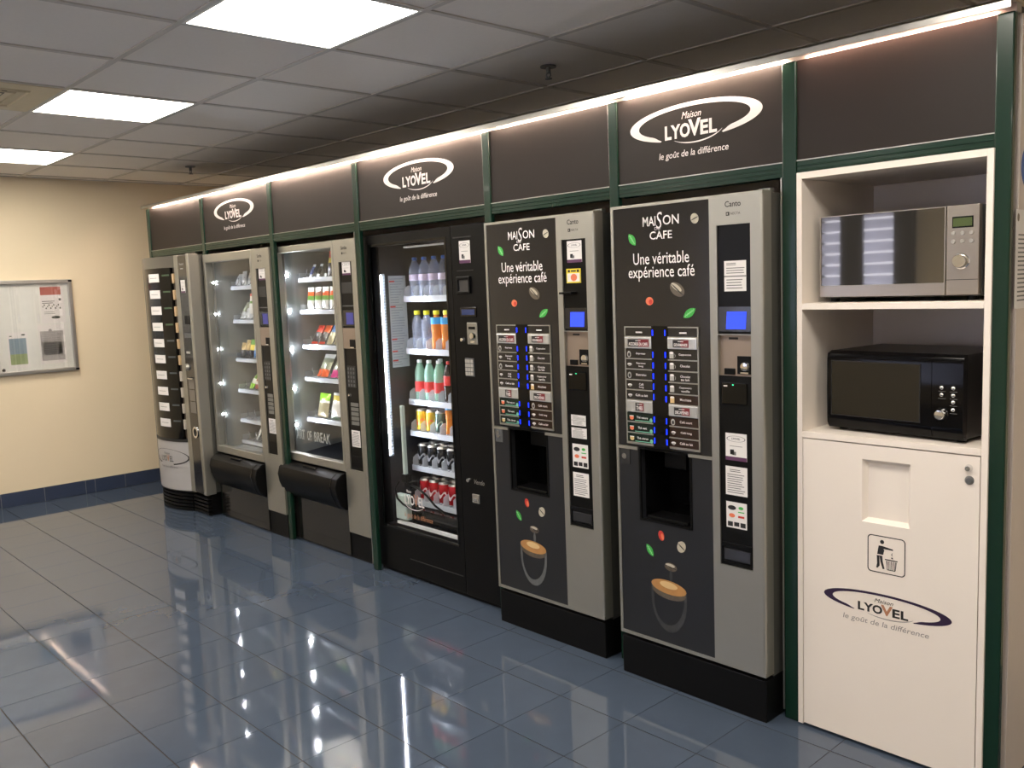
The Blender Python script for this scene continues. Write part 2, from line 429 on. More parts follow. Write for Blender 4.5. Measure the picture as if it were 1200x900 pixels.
for (i, j) in lights:
    x0, y0 = GX+.6*i, GY+.6*j
    if l0 is None:
        l0 = t = thing('ceiling_light', (x0, y0, H), '', 'light', 'square light panels in the ceiling')
        MB().box(x0+.012, x0+.588, y0+.012, y0+.588, H+.001, H+.012).build('diffuser', m_panel, t)
        fb = MB(); k = 0.006
        for (p, q, r, s_) in ((x0+k, x0+.6-k, y0+k, y0+.018), (x0+k, x0+.6-k, y0+.582, y0+.6-k), (x0+k, x0+.018, y0+.018, y0+.582), (x0+.582, x0+.6-k, y0+.018, y0+.582)): fb.box(p, q, r, s_, H-.002, H+.014)
        fb.build('frame', mat('light_frame', (235, 233, 228), .4), t)
    else: t = clone_tree(l0, (x0, y0, H))
    t['label'] = lab.get((i, j), 'square white ceiling light panel over the camera side of the room, outside the picture')
i, j = vents[0]; x0, y0 = GX+.6*i, GY+.6*j
t = thing('air_diffuser', (x0, y0, H), 'beige square ceiling air diffuser with a dark slot at the left edge', 'air vent')
MB().box(x0+.008, x0+.592, y0+.008, y0+.592, H-.004, H+.012).build('face_plate', m_vent, t, bevel=.002)
sb = MB()
for q in range(4):
    o = .12+q*.045
    sb.tube([(x0+o, y0+o, H-.006), (x0+.6-o, y0+o, H-.006), (x0+.6-o, y0+.6-o, H-.006), (x0+o, y0+.6-o, H-.006)], .006, 4, 0, True)
sb.build('louvre', m_vent, t)
MB().box(x0+.33, x0+.45, y0+.38, y0+.4, H-.0062, H-.003).build('slot', m_blackm, t)
# left wall skirting tiles
bb = MB().box(XL, XL+.008, YF, YB, 0, .104).build('baseboard_left', m_bbg, kind='structure')
bt = None
ys = [-3.6]; y = 1.485-.3*17
cuts = [y+.3*q for q in range(30) if YF+.02 < y+.3*q < 1.49]+[1.556, 1.79, 2.09, 2.39, 2.69]
ys = [YF]+[c for c in cuts if c > YF]+[YB]
for a, b in zip(ys[:-1], ys[1:]):
    MB().box(XL+.006, XL+.014, a+.002, b-.002, .002, .108).build('baseboard_tile', m_bbt, bb)

# sprinklers
def sprinkler(x, y, label):
    t = thing('sprinkler', (x, y, H), label, 'sprinkler', None)
    MB().cyl((x, y, H-.006), .035, .006, n=20).build('escutcheon', m_mid, t, smooth=40)
    MB().cyl((x, y, H-.030), .010, .026, n=12).build('body', m_mid, t, smooth=40)
    fr = MB().tube([(x-.010, y, H-.028), (x-.013, y, H-.042), (x, y, H-.052)], .003, 6).tube([(x+.010, y, H-.028), (x+.013, y, H-.042), (x, y, H-.052)], .003, 6); fr.build('yoke', m_mid, t)
    MB().cyl((x, y, H-.055), .016, .003, n=16).build('deflector', m_mid, t)
sprinkler(-2.62, 2.07, 'dark ceiling sprinkler head at the left end of the row, near the beige wall')
sprinkler(0.93, 2.13, 'dark ceiling sprinkler head above the middle of the vending row')

# ------------------------------------------------------------------ green enclosure
PX = [-3.063, -2.142, -1.208, -0.2925, 0.7356, 1.4561, 2.1818, 2.8128]
PW = [.045]*6+[.05, .045]
ZT, ZB = 2.1748, 1.866; FY = 1.90
enc = thing('vending_enclosure', (-3.063, FY, 0), 'long green-framed enclosure with dark brown fascia panels around the vending machines', 'enclosure')
for x, w in zip(PX, PW):
    MB().box(x, x+w, FY-.004, FY+.020, 0, ZT).build('post', m_green, enc, bevel=.004)
for k in (3, 6): MB().box(PX[k]-.004, PX[k]+.0005, FY-.006, FY+.010, .03, 1.82).build('edge_strip', m_alu, enc)
for k in range(7):
    a, b = PX[k]+PW[k], PX[k+1]
    MB().box(a, b, FY, FY+.045, 1.821, ZB).box(a, b, FY-.003, FY+.001, 1.834, 1.838).box(a, b, FY-.003, FY+.001, 1.848, 1.852).build('rail', m_green, enc, bevel=.0015)
    MB().box(a, b, FY-.002, FY+.004, ZB, ZB+.003).build('edge_strip', m_alu, enc)
    fp = MB().box(a, b, FY+.004, FY+.02, ZB+.003, ZT).build('fascia_panel', m_fascia, enc)
    if k in (1, 3, 5):
        cx = {1: -1.662, 3: 0.258, 5: 1.835}[k]
        logo('fascia_logo', cx, 2.055, .55, FY+.0030, fp, [m_white]*4)
    # light cover and LEDs under it
pr = MB().box(-3.063, 2.858, FY-.038, FY-.035, ZT+.003, ZT+.024).box(-3.063, 2.858, FY-.038, FY+.045, ZT+.021, ZT+.024)
pr.box(-3.063, 2.858, FY+.01, FY+.045, ZT, ZT+.021)
pr.build('light_cover', m_alu, enc)
x = -3.03
for k in range(7):
    a, b = PX[k]+PW[k]+.01, PX[k+1]-.01; mb = MB(); n = int((b-a)/.0167)
    for q in range(n):
        c = a+(b-a)*(q+.5)/n; mb.box(c-.0035, c+.0035, FY-.025, FY-.018, ZT+.010, ZT+.013)
    mb.build('led_strip', emis('led_warm_%d' % k, (255, 226, 204) if k < 6 else (255, 200, 176), (.55, .7, .8, .8, .42, .8, .34)[k]*STRIP_L), enc, kind='stuff', fix=False)
    MB().box(a, b, FY-.028, FY-.013, ZT+.013, ZT+.021).build('led_tape', mat('led_tape_white', (235, 230, 225), .5), enc)
MB().box(-3.063, 2.858, FY+.045, YB-.005, ZT+.0, ZT+.018).build('top_panel', m_dark, enc)
ep = MB().box(2.846, 2.862, FY+.046, YB-.005, 0, ZT+.0).build('end_panel', m_endp, enc)
MB().box(-3.063, -3.047, FY+.046, YB-.005, 0, ZT+.0).build('end_panel', m_endp, enc)
# sign and notice on the end panel
def strip_lines(mb, a0, a1, z0, z1, n, d, mi, face='f', ragged=.25, th=.35):
    for q in range(n):
        z = z1-(z1-z0)*(q+.5)/n; e = a1-(a1-a0)*random.random()*ragged; t_ = (z1-z0)/n*th/2
        rect(mb, a0, e, z-t_, z+t_, d, mi, face)
t = thing('round_sign', (2.862, 2.02, 1.778), 'round blue and white sign on the end panel at the right edge', 'sign')
mb = MB(); mb.lathe([(0, 0), (.062, 0), (.062, .001), (0, .001)], (2.8621, 2.02, 1.778), 32, 0, 'x'); mb.build('disc', mat('sign_blue', (40, 84, 160), .4), t)
mb = MB(); mb.lathe([(.040, 0), (.040, .0004), (.0, .0004)], (2.8632, 2.02, 1.778), 32, 0, 'x'); mb.build('sign_centre', m_white, t)
t = thing('notice_sheet', (2.862, 2.03, 1.39), 'typed white notice sheet taped to the end panel at the right edge', 'notice')
MB().box(2.8622, 2.8628, 1.927, 2.13, 1.393, 1.662).build('sheet', m_paper, t)
mb = MB(); strip_lines(mb, 1.945, 2.11, 1.41, 1.60, 16, 2.8631, 0, 'r'); flat(mb, ell(1.943, 1.641, .009, .011), 2.8631, 1, 'r'); mb.build('print', [m_ink, m_bean], t, fix=False)

# ------------------------------------------------------------------ notice board on the left wall
nb = thing('notice_board', (XL, 1.25, 1.33), 'silver-framed glazed notice board on the beige wall', 'notice board')
Y0, Y1, Z0, Z1 = 0.42, 1.512, .985, 1.688
MB().box(XL, XL+.008, Y0+.01, Y1-.01, Z0+.01, Z1-.01).build('backing', mat('board_white', (222, 222, 216), .5), nb)
MB().ring_yz(Y0, Y1, Z0, Z1, .028, XL, XL+.035).build('frame', m_alu, nb, bevel=.004)
for (y, z) in ((Y1-.012, Z1-.012), (Y1-.012, Z0+.012), (Y0+.012, Z0+.012), (Y0+.012, Z1-.012)):
    MB().box(XL+.033, XL+.037, y-.013, y+.013, z-.007, z+.007).build('corner_cap', m_black, nb)
MB().box(XL+.024, XL+.027, Y0+.028, 0.975, Z0+.028, Z1-.028).build('pane', m_glassb, nb)
MB().box(XL+.028, XL+.031, 0.955, Y1-.028, Z0+.028, Z1-.028).build('pane', m_glassb, nb)
MB().cyl((XL+.031, .985, 1.03), .012, .012, 'x', 14).build('lock', m_chrome, nb, smooth=40)
bx = XL+.0085
def sheet(name, y0, y1, z0, z1, label, fn):
    t = thing(name, (XL+.008, (y0+y1)/2, z0), label, 'poster'); MB().box(bx, bx+.0006, y0, y1, z0, z1).build('sheet', m_paper, t)
    mb = MB(); mats = fn(mb); mb.build('print', mats, t, fix=False)
def f1(mb):
    d = bx+.001; rect(mb, 1.289, 1.434, 1.573, 1.634, d, 0, 'r'); addtxt(mb, 'aaa', 1.30, 1.41, 1.535, 1.55, d, 1, face='r') if False else None
    rect(mb, 1.415, 1.433, 1.528, 1.546, d, 1, 'r'); strip_lines(mb, 1.297, 1.40, 1.505, 1.532, 2, d, 1, 'r')
    for q in range(12): flat(mb, ell(1.30+.011*q, 1.485+.014*math.sin(q*2.1), .005, .007, 8), d, 1 if q % 3 else 2, 'r')
    strip_lines(mb, 1.305, 1.39, 1.425, 1.45, 2, d, 2, 'r'); flat(mb, ell(1.385, 1.402, .032, .011), d, 1, 'r')
    return [mat('poster_red', (176, 96, 84), .6), mat('poster_dark', (70, 72, 62), .6), mat('poster_grey', (150, 150, 140), .6)]
sheet('poster', 1.283, 1.452, 1.357, 1.640, 'white poster with a red header, upper right on the notice board', f1)
def f2(mb):
    d = bx+.001; rect(mb, 1.262, 1.425, 1.075, 1.30, d, 0, 'r'); rect(mb, 1.275, 1.41, 1.12, 1.215, d, 2, 'r'); flat(mb, ell(1.335, 1.303, .012, .013), d+.0003, 1, 'r')
    strip_lines(mb, 1.275, 1.41, 1.225, 1.295, 5, d+.0003, 1, 'r'); strip_lines(mb, 1.28, 1.405, 1.125, 1.21, 7, d+.0003, 1, 'r')
    return [mat('photocopy_grey', (164, 160, 158), .6, var=.15), mat('photocopy_dark', (146, 142, 142), .6), mat('photocopy_light', (190, 188, 186), .6)]
sheet('poster', 1.250, 1.437, 1.052, 1.347, 'grey photocopied sheet, lower right on the notice board', f2)
def f3(mb):
    d = bx+.001; vs = []; n = 10
    for k in range(n):
        a, b = 1.062+(1.258-1.062)*k/n, 1.062+(1.258-1.062)*(k+1)/n; rect(mb, 1.045, 1.162, a, b, d, 0 if k < 4 else 1, 'r')
    strip_lines(mb, 1.05, 1.07, 1.268, 1.285, 1, d, 2, 'r'); flat(mb, ell(1.145, 1.283, .014, .006), d, 2, 'r')
    return [mat('picture_green', (150, 164, 118), .6, var=.2), mat('picture_blue', (134, 152, 164), .6, var=.15), mat('poster_dark', (70, 72, 62), .6)]
sheet('poster', 1.033, 1.175, 1.035, 1.305, 'sheet with a blue and green picture, left part of the notice board', f3)

# ------------------------------------------------------------------ stickers used on machines
def label_sheet(name, x0, x1, z0, z1, y, parent, kind, label=None):
    s = MB().box(x0, x1, y-.0008, y, z0, z1).build(name, m_paper, parent, label=label)
    mb = MB(); d = y-.0012; w = x1-x0; h = z1-z0
    if kind == 'brand':
        swoosh(mb, (x0+x1)/2, z1-h*.2, w*.44, h*.11, d, 0, 0, 2*PI, lambda q: w*.03)
        addtxt(mb, 'LYOVEL', x0+w*.3, x1-w*.3, z1-h*.23, z1-h*.16, d, 0, bold=.02)
        rect(mb, x0+w*.22, x0+w*.4, z0+h*.22, z0+h*.4, d, 2); rect(mb, x0+w*.3, x0+w*.5, z0+h*.2, z0+h*.33, d, 1)
        rect(mb, x0+w*.2, x1-w*.2, z1-h*.48, z1-h*.46, d, 1)
        rect(mb, x0, x1, z0, z0+h*.14, d, 3)
    elif kind == 'text':
        strip_lines(mb, x0+w*.2, x1-w*.2, z1-h*.2, z1-h*.08, 2, d, 2); strip_lines(mb, x0+w*.08, x1-w*.08, z0+h*.06, z1-h*.24, 9, d, 1)
    elif kind == 'text2':
        strip_lines(mb, x0+w*.1, x0+w*.55, z1-h*.16, z1-h*.06, 2, d, 2); strip_lines(mb, x0+w*.1, x1-w*.05, z0+h*.56, z1-h*.2, 3, d, 1, ragged=.1)
        rect(mb, x0, x1, z0+h*.47, z0+h*.51, d, 1); strip_lines(mb, x0+w*.1, x1-w*.1, z0+h*.06, z0+h*.42, 4, d, 1)
    elif kind == 'marks':
        flat(mb, ell(x0+w*.28, z1-h*.22, w*.2, h*.09), d, 2); flat(mb, ell(x0+w*.28, z1-h*.52, w*.15, h*.08), d, 4)
        flat(mb, ell(x0+w*.72, z1-h*.2, w*.12, h*.06), d, 5); rect(mb, x0+w*.58, x1-w*.12, z1-h*.38, z1-h*.34, d, 5)
        rect(mb, x0+w*.58, x1-w*.12, z1-h*.58, z1-h*.5, d, 6)
        for q in range(3): rect(mb, x0+w*(.07+.31*q), x0+w*(.32+.31*q), z0+h*(.06+.02*(q == 1)), z0+h*.24, d, 2)
    mb.build('print', [m_purpd if kind == 'brand' else m_ink, m_ink, m_inkd, m_purple, m_oran, m_grn, m_red], s, fix=False)
    return s

# ------------------------------------------------------------------ coffee machines
def leafpoly(cx, cz, L, w, rot, n=10):
    a = [(L*(k/n-.5), w*math.sin(PI*(k/n))**.8) for k in range(n+1)]; b = [(x, -z) for x, z in reversed(a[1:-1])]
    return [(cx+x*math.cos(rot)-z*math.sin(rot), cz+x*math.sin(rot)+z*math.cos(rot)) for x, z in a+b]
def coffee_machine(dx, dy, label, stickers, first):
    Yf = 1.81+dy; X = lambda v: v+dx
    t = thing('coffee_machine', (X(1.535), Yf, 0), label, 'vending machine', 'coffee machines')
    # body and base
    MB().box(X(1.545), X(1.560), Yf+.054, 2.62, .152, 1.776).box(X(2.145), X(2.160), Yf+.054, 2.62, .152, 1.776).box(X(1.56), X(2.145), Yf+.054, 2.62, 1.761, 1.776).box(X(1.56), X(2.145), Yf+.054, 2.62, .152, .167).box(X(1.56), X(2.145), 2.60, 2.62, .167, 1.761).build('body', m_silvd, t)
    MB().box(X(1.56), X(2.145), Yf+.19, Yf+.2, .167, 1.761).build('inner_wall', m_blackm, t)
    MB().box(X(1.535), X(2.162), Yf+.004, 2.60, 0, .150).build('plinth', m_black, t, bevel=.004)
    # door: silver shell with cut-outs
    z0, z1 = .163, 1.781
    d = MB()
    d.ring(X(1.533), X(2.163), z0, z1, .012, .202, .012, .010, Yf-.001, Yf+.052)       # left lip .. right column outline
    d.box(X(1.961), X(1.990), Yf, Yf+.05, z0+.012, z1-.010)
    d.box(X(2.118), X(2.163), Yf-.001, Yf+.05, z0, z1)
    d.box(X(1.990), X(2.118), Yf, Yf+.05, 1.681, z1-.010); d.box(X(1.990), X(2.118), Yf, Yf+.05, z0+.012, .525)
    # replace full ring right side: keep only left/top/bottom lips
    d2 = MB()
    d2.box(X(1.533), X(1.545), Yf-.001, Yf+.052, z0, z1); d2.box(X(1.545), X(2.163), Yf-.001, Yf+.052, z1-.010, z1); d2.box(X(1.545), X(2.163), Yf-.001, Yf+.052, z0, z0+.012)
    d2.box(X(1.961), X(1.990), Yf, Yf+.05, z0+.012, z1-.010); d2.box(X(2.118), X(2.155), Yf-.001, Yf+.052, z0+.012, z1-.010)
    d2.box(X(1.990), X(2.118), Yf, Yf+.05, 1.681, z1-.010); d2.box(X(1.990), X(2.118), Yf, Yf+.05, z0+.012, .525)
    d2.prism([(X(2.155), Yf-.001), (X(2.161), Yf+.002), (X(2.163), Yf+.008), (X(2.163), Yf+.052), (X(2.155), Yf+.052)], z0+.012, z1-.010, 0, 'xy')
    door = d2.build('door', m_silver, t)
    MB().box(X(2.120), X(2.160), Yf+.052, Yf+.075, 1.781-.004, 1.790).build('hinge', m_silvd, t)
    # upper and lower graphic panels, niche
    xa, xb = X(1.545), X(1.961)
    up_ = MB(); up_.box(xa, xb, Yf+.002, Yf+.03, .899, 1.771); upp = up_.build('upper_panel', m_graph, t, bevel=.001)
    lo = MB(); nx0, nx1, nz0, nz1 = X(1.645), X(1.868), .628, .890
    lo.box(xa, nx0, Yf+.002, Yf+.03, .175, nz1); lo.box(nx1, xb, Yf+.002, Yf+.03, .175, nz1); lo.box(nx0, nx1, Yf+.002, Yf+.03, .175, nz0)
    lop = lo.build('lower_panel', m_graphm, t)
    MB().box(X(1.535), X(1.634), Yf-.002, Yf+.004, .886, .897).build('divider_strip', m_silver, t)
    MB().box(X(1.862), X(1.961), Yf-.002, Yf+.004, .886, .897).build('divider_strip', m_silver, t)
    ni = MB(); dd = Yf+.16
    ni.add([(nx0, Yf+.03, nz0), (nx1, Yf+.03, nz0), (nx1, Yf+.03, nz1+.009), (nx0, Yf+.03, nz1+.009), (nx0+.015, dd, nz0+.015), (nx1-.015, dd, nz0+.015), (nx1-.015, dd, nz1), (nx0+.015, dd, nz1)],
           [(4, 5, 6, 7), (0, 1, 5, 4), (1, 2, 6, 5), (2, 3, 7, 6), (3, 0, 4, 7)])
    niche = ni.build('cup_niche', m_blackg, t)
    MB().box(nx0+.02, nx1-.02, Yf+.01, Yf+.10, nz0+.002, nz0+.014).build('drip_tray', m_black, niche, bevel=.002)
    MB().box(nx0+.065, nx1-.06, Yf+.06, Yf+.105, nz1-.07, nz1-.002).build('nozzle_block', m_black, niche, bevel=.004)
    MB().ring(nx0-.006, nx1+.006, nz0-.006, nz1+.006, .008, .008, .008, .004, Yf-.001, Yf+.006).build('niche_trim', m_black, niche)
    MB().box(X(1.553), X(1.598), Yf-.001, Yf+.004, .828, .886).build('lock_plate', m_mid if first else m_dark, t)
    MB().cyl((X(1.574), Yf-.002, .858), .011, .004, '-y', 14).build('lock', m_chrome, t, smooth=40)
    # prints: wordmark, slogan, leaves, beans, berries
    yp = Yf+.0012; mb = MB()
    addtxt(mb, 'MAI', X(1.681), X(1.738), 1.700, 1.733, yp, 0, bold=.008); addtxt(mb, 'ON', X(1.770), X(1.838), 1.700, 1.733, yp, 0, bold=.008)
    addtxt(mb, 'S', X(1.741), X(1.766), 1.688, 1.746, yp, 0, bold=-.004, shear=.15); addtxt(mb, 'DU', X(1.733), X(1.757), 1.684, 1.694, yp, 0)
    addtxt(mb, 'CAFE', X(1.711), X(1.808), 1.652, 1.680, yp, 0, bold=.008); mb.build('wordmark', m_white, upp, fix=False); mb = MB()
    addtxt(mb, 'Une véritable', X(1.634), X(1.878), 1.566, 1.607, yp, 0, bold=.004); addtxt(mb, 'expérience café', X(1.611), X(1.900), 1.506, 1.560, yp, 0, bold=.004)
    mb.build('slogan', m_white, upp, fix=False)
    def leaf(par, cx, cz, L, w, r):
        mb = MB(); flat(mb, leafpoly(X(cx), cz, L, w, r), yp, 0); flat(mb, leafpoly(X(cx), cz, L*.95, w*.12, r), yp-.0003, 1)
        for q in range(-2, 3): flat(mb, leafpoly(X(cx)+q*L*.15*math.cos(r), cz+q*L*.15*math.sin(r), w*1.1, .0012, r+.9), yp-.0003, 1)
        mb.build('leaf_print', [m_grn, m_grn2], par, fix=False)
    def bean(par, cx, cz, rx, rz, r, light=False):
        mb = MB(); flat(mb, ell(X(cx), cz, rx, rz, 20, r), yp, 1 if light else 0); flat(mb, ell(X(cx)-rx*.1, cz+rz*.35, rx*.75, rz*.42, 16, r), yp-.0002, 1)
        flat(mb, ell(X(cx), cz-.0, rx*.96, rz*.1, 16, r-.15), yp-.0004, 2); mb.build('bean_print', [m_bean, m_beanl, m_inkd], par, fix=False)
    def berry(par, cx, cz, rx, rz, r, ma, mb_):
        mb = MB(); flat(mb, ell(X(cx), cz, rx, rz, 18, r), yp, 0); flat(mb, ell(X(cx)+.005, cz-.003, rx*.5, rz*.65, 12, r), yp-.0002, 1); mb.build('berry_print', [ma, mb_], par, fix=False)
    leaf(upp, 1.631, 1.657, .052, .014, -.95); leaf(upp, 1.876, 1.392, .060, .014, .55)
    bean(upp, 1.903, 1.712, .016, .018, .5, True); bean(upp, 1.826, 1.474, .034, .022, -.55); berry(upp, 1.704, 1.435, .017, .015, 0, m_oran, m_red)
    leaf(lop, 1.681, .513, .052, .013, -.95); berry(lop, 1.735, .578, .013, .019, .25, m_red, m_oran)
    bean(lop, 1.824, .552, .018, .022, -.5, True); bean(lop, 1.775, .467, .028, .016, -.05)
    mb = MB()
    # cup of coffee: glass wall band, crema, steam
    gp = []; gi = []
    for k in range(17):
        a = PI+PI*k/16; gp.append((X(1.764)+.080*math.cos(a), .345+.128*math.sin(a))); gi.append((X(1.764)+(.080-.012)*math.cos(a)-.006*abs(math.sin(a)), .345+(.128-.026)*math.sin(a)))
    gp = [(X(1.684), .395)]+gp+[(X(1.844), .380)]; gi = [(X(1.691), .395)]+gi+[(X(1.833), .380)]
    n = len(gp); mb.add([(a, yp, b) for a, b in gp+gi], [(k, k+1, n+k+1, n+k) for k in range(n-1)], 7)
    flat(mb, ell(X(1.764), .372, .076, .030, 24, -.04), yp-.0002, 9); flat(mb, ell(X(1.764), .388, .079, .026, 24, -.05), yp-.0004, 8)
    flat(mb, ell(X(1.764), .396, .040, .013, 20, -.05), yp-.0006, 10); flat(mb, leafpoly(X(1.775), .43, .06, .007, PI/2), yp, 7)
    mb.build('cup_print', [m_grn, m_grn2, m_bean, m_beanl, m_inkd, m_oran, m_red, m_glsp if first else m_glspd, m_crema, m_bean, m_cremal], lop, fix=False)
    # selection menu
    menu = MB().ring(X(1.587), X(1.914), .908, 1.344, .005, .005, .004, .004, Yf-.003, Yf+.003).build('menu_frame', m_silver, t)
    MB().box(X(1.713), X(1.785), Yf-.005, Yf+.002, .900, 1.346).build('menu_spine', m_blackg, menu)
    names = [(['Préféré'], ['Expresso'], ['Expresso', 'long'], ['Ristretto'], ['Café', 'long'], ['Café au lait'], ['Thé nature'], ['Thé vert'], ['Thé citron']),
             (['Préféré'], ['Cappuccino'], ['Chocolat'], ['Chocolat', 'au lait'], ['Cappuccino', 'vanille'], ['Macchiato'], ['Café court'], ['Café long'], ['Café au lait'])]
    cols = [([1.3055, 1.339], [(1.262, 1.3055)], [1.262, 1.224, 1.1855, 1.1465, 1.1095, 1.0715], [(1.026, 1.0715)], [1.026, .9895, .949, .912]),
            ([1.3055, 1.339], [(1.2635, 1.3055)], [1.2635, 1.225, 1.1855, 1.145, 1.1045, 1.0675], [(1.0245, 1.0675)], [1.0245, .988, .947, .912])]
    for c, (xa_, xb_) in enumerate(((X(1.592), X(1.713)), (X(1.785), X(1.909)))):
        hd, s1, r1, s2, r2_ = cols[c]
        rows = [(hd[0], hd[1])]+[(r1[q+1], r1[q]) for q in range(5)]+[(r2_[q+1], r2_[q]) for q in range(3)]
        for q, (b0, b1) in enumerate(rows):
            tea = (c == 0 and q >= 6); brown = (c == 1 and q >= 5)
            mm = mat('menu_tea', (14, 34, 28), .25) if tea else mat('menu_brown', (44, 28, 20), .25) if brown else m_graph
            key = MB().box(xa_, xb_, Yf-.003, Yf+.002, b0+.0045, b1-.0005).build('drink_button', mm, menu)
            MB().box(xa_, xb_, Yf-.005, Yf+.002, b0, b0+.004).build('row_strip', m_silver, menu)
            pr_ = MB(); yy = Yf-.0036; zc = (b0+b1)/2; w = xb_-xa_
            tx = names[c][q]
            if q == 0: rect(pr_, xa_+w*.4, xa_+w*.65, zc-.002, zc+.003, yy, 0)
            else:
                for li, s in enumerate(tx[:2]):
                    hz = .0085; zz = zc+(.002 if len(tx) == 1 else .005-.011*li); lw = min(.055, .0052*len(s))
                    addtxt(pr_, s, xa_+w*.58-lw/2, xa_+w*.58+lw/2, zz-hz/2, zz+hz/2, yy, 0, bold=.01)
                if tea:
                    rect(pr_, xa_+w*.30, xb_-.012, b0+.0065, b0+.0095, yy, 3); flat(pr_, ell(xb_-.010, b0+.013, .007, .008, 14), yy, 3)
                    flat(pr_, ell(xa_+.021, zc-.001, .010, .0085, 14), yy, 2 if q < 8 else 4); rect(pr_, xa_+.011, xa_+.031, zc+.004, zc+.007, yy-.0002, 5)
                elif c == 1 and q < 6:
                    rect(pr_, xa_+.006, xa_+.024, zc-.012, zc+.008, yy, 1 if q != 5 else 4); flat(pr_, ell(xa_+.015, zc+.008, .009, .004, 14), yy-.0002, 5); swoosh(pr_, xa_+.026, zc-.002, .006, .007, yy, 1, -1.5, 1.5, lambda q_: .0018, n=8) if q < 4 else None
                elif q in (1, 3) or (c == 1 and q == 6):
                    flat(pr_, ell(xa_+.016, zc-.001, .009, .012, 16), yy, 1); flat(pr_, ell(xa_+.016, zc-.002, .005, .007, 12), yy-.0002, 6)
                else:
                    flat(pr_, ell(xa_+.017, zc+.001, .010, .0045, 14), yy, 5); flat(pr_, ell(xa_+.017, zc-.003, .006, .004, 14), yy, 1)
            pr_.build('print', [m_white, m_keyw, m_oran, mat('tea_mint', (120, 186, 160), .4), m_cremal, m_white, m_inkd], key, fix=False)
            if q != 0 or True:
                lx = X(1.7185) if c == 0 else X(1.7735)
                ml = MB(); zc2 = zc
                ml.box(lx-.001, lx+.0025, Yf-.0062, Yf-.004, zc2-.010, zc2+.010); ml.build('button_light', m_bluel, menu)
        for (b0, b1), s in zip(s1+s2, ((('ACCORDS DU CAFE', 'THES'), ('GOURMANDS', 'DECAFEINES'))[c])):
            bar = MB().box(xa_, xb_, Yf-.008, Yf+.002, b0+.002, b1).build('header_bar', mat('header_silver', (205, 206, 206), .25, metal=.6, stretch=(8, 1, 1), var=.25, scale=12), menu, bevel=.003)
            pr_ = MB(); w = xb_-xa_; l, r = (.12, .92) if len(s) > 12 else (.36, .68) if len(s) < 6 else (.2, .74)
            rect(pr_, xa_+w*l, xa_+w*(l+r)/2, b0+.009, b1-.007, Yf-.0085, 0); rect(pr_, xa_+w*(l+r)/2, xa_+w*r, b0+.009, b1-.007, Yf-.0085, 1)
            addtxt(pr_, s, xa_+w*(l+.04), xa_+w*(r-.04), b0+.013, b1-.019, Yf-.009, 2, bold=.02)
            rect(pr_, xa_+w*(l+r)/2-.012, xa_+w*(l+r)/2+.012, b1-.0135, b1-.0115, Yf-.009, 2)
            pr_.build('print', [m_inkd, mat('print_maroon', (110, 26, 36), .4), m_white], bar, fix=False)
    # payment column
    ca, cb = X(1.990), X(2.118)
    colp = MB().box(ca, cb, Yf+.006, Yf+.03, .525, 1.181).box(ca, cb, Yf+.006, Yf+.03, 1.321, 1.681).box(ca, cb, Yf+.045, Yf+.05, 1.181, 1.321).build('payment_column', m_colb, t)
    MB().box(ca, cb, Yf-.001, Yf+.01, 1.318, 1.3215).build('column_strip', m_silver, t)
    cp = MB().box(ca, cb, Yf+.014, Yf+.03, 1.181, 1.318).build('coin_panel', m_beige, t)
    yc = Yf+.014
    MB().box(X(2.057), X(2.108), yc-.002, yc+.001, 1.188, 1.248).build('coin_slot_plate', m_black, cp)
    MB().lathe([(0, .010), (.014, .008), (.017, 0), (0, 0)], (X(2.087), yc-.002, 1.213), 16, 0, '-y').build('coin_funnel', m_chrome, cp, smooth=60)
    MB().box(X(2.072), X(2.102), yc-.008, yc-.002, 1.190, 1.195).build('coin_lip', m_chrome, cp)
    MB().box(X(2.008), X(2.048), yc-.006, yc+.001, 1.185, 1.206).build('reject_button', m_black, cp, bevel=.002)
    MB().box(X(2.025), X(2.060), yc-.0015, yc+.001, 1.303, 1.310).build('slot_mark', m_inkd, cp)
    MB().box(ca+.002, cb-.002, Yf+.002, Yf+.008, 1.330, 1.412).build('screen_bezel', m_graph, t)
    MB().add([(X(2.022), Yf+.001, 1.338), (X(2.097), Yf+.001, 1.338), (X(2.101), Yf+.001, 1.396), (X(2.026), Yf+.001, 1.396), (X(2.022), Yf+.003, 1.338), (X(2.097), Yf+.003, 1.338), (X(2.101), Yf+.003, 1.396), (X(2.026), Yf+.003, 1.396)],
             [(0, 1, 2, 3), (0, 4, 5, 1), (2, 6, 7, 3)]).build('screen', m_scr, t, fix=False)
    rd = MB().box(X(2.002), X(2.098), Yf+.001, Yf+.008, 1.085, 1.158).build('card_reader', m_blackg, t, bevel=.003)
    MB().box(X(2.010), X(2.024), Yf+.0002, Yf+.001, 1.145, 1.149).build('reader_mark', m_white, rd); MB().box(X(2.044), X(2.049), Yf+.0002, Yf+.001, 1.150, 1.153).build('reader_light', emis('green_led', (60, 240, 160), .7), rd)
    rc = MB().ring(ca+.004, cb-.004, .533, .606, .006, .006, .006, .014, Yf, Yf+.01).build('coin_return', m_black, t, bevel=.001)
    MB().box(ca+.012, cb-.012, Yf+.002, Yf+.006, .545, .585).build('return_flap', mat('smoked_flap', (44, 44, 46), .12), rc, bevel=.002)
    MB().box(ca, cb, Yf-.0015, Yf+.008, .521, .5255).build('column_strip', m_silver, t)
    for (nm, a, b, c_, d_, kd) in stickers: label_sheet('sticker', a, b, c_, d_, Yf+.006, t, kd)
    mb = MB(); addtxt(mb, 'Canto', X(2.024), X(2.084), 1.738, 1.757, Yf-.0006, 0, bold=.01)
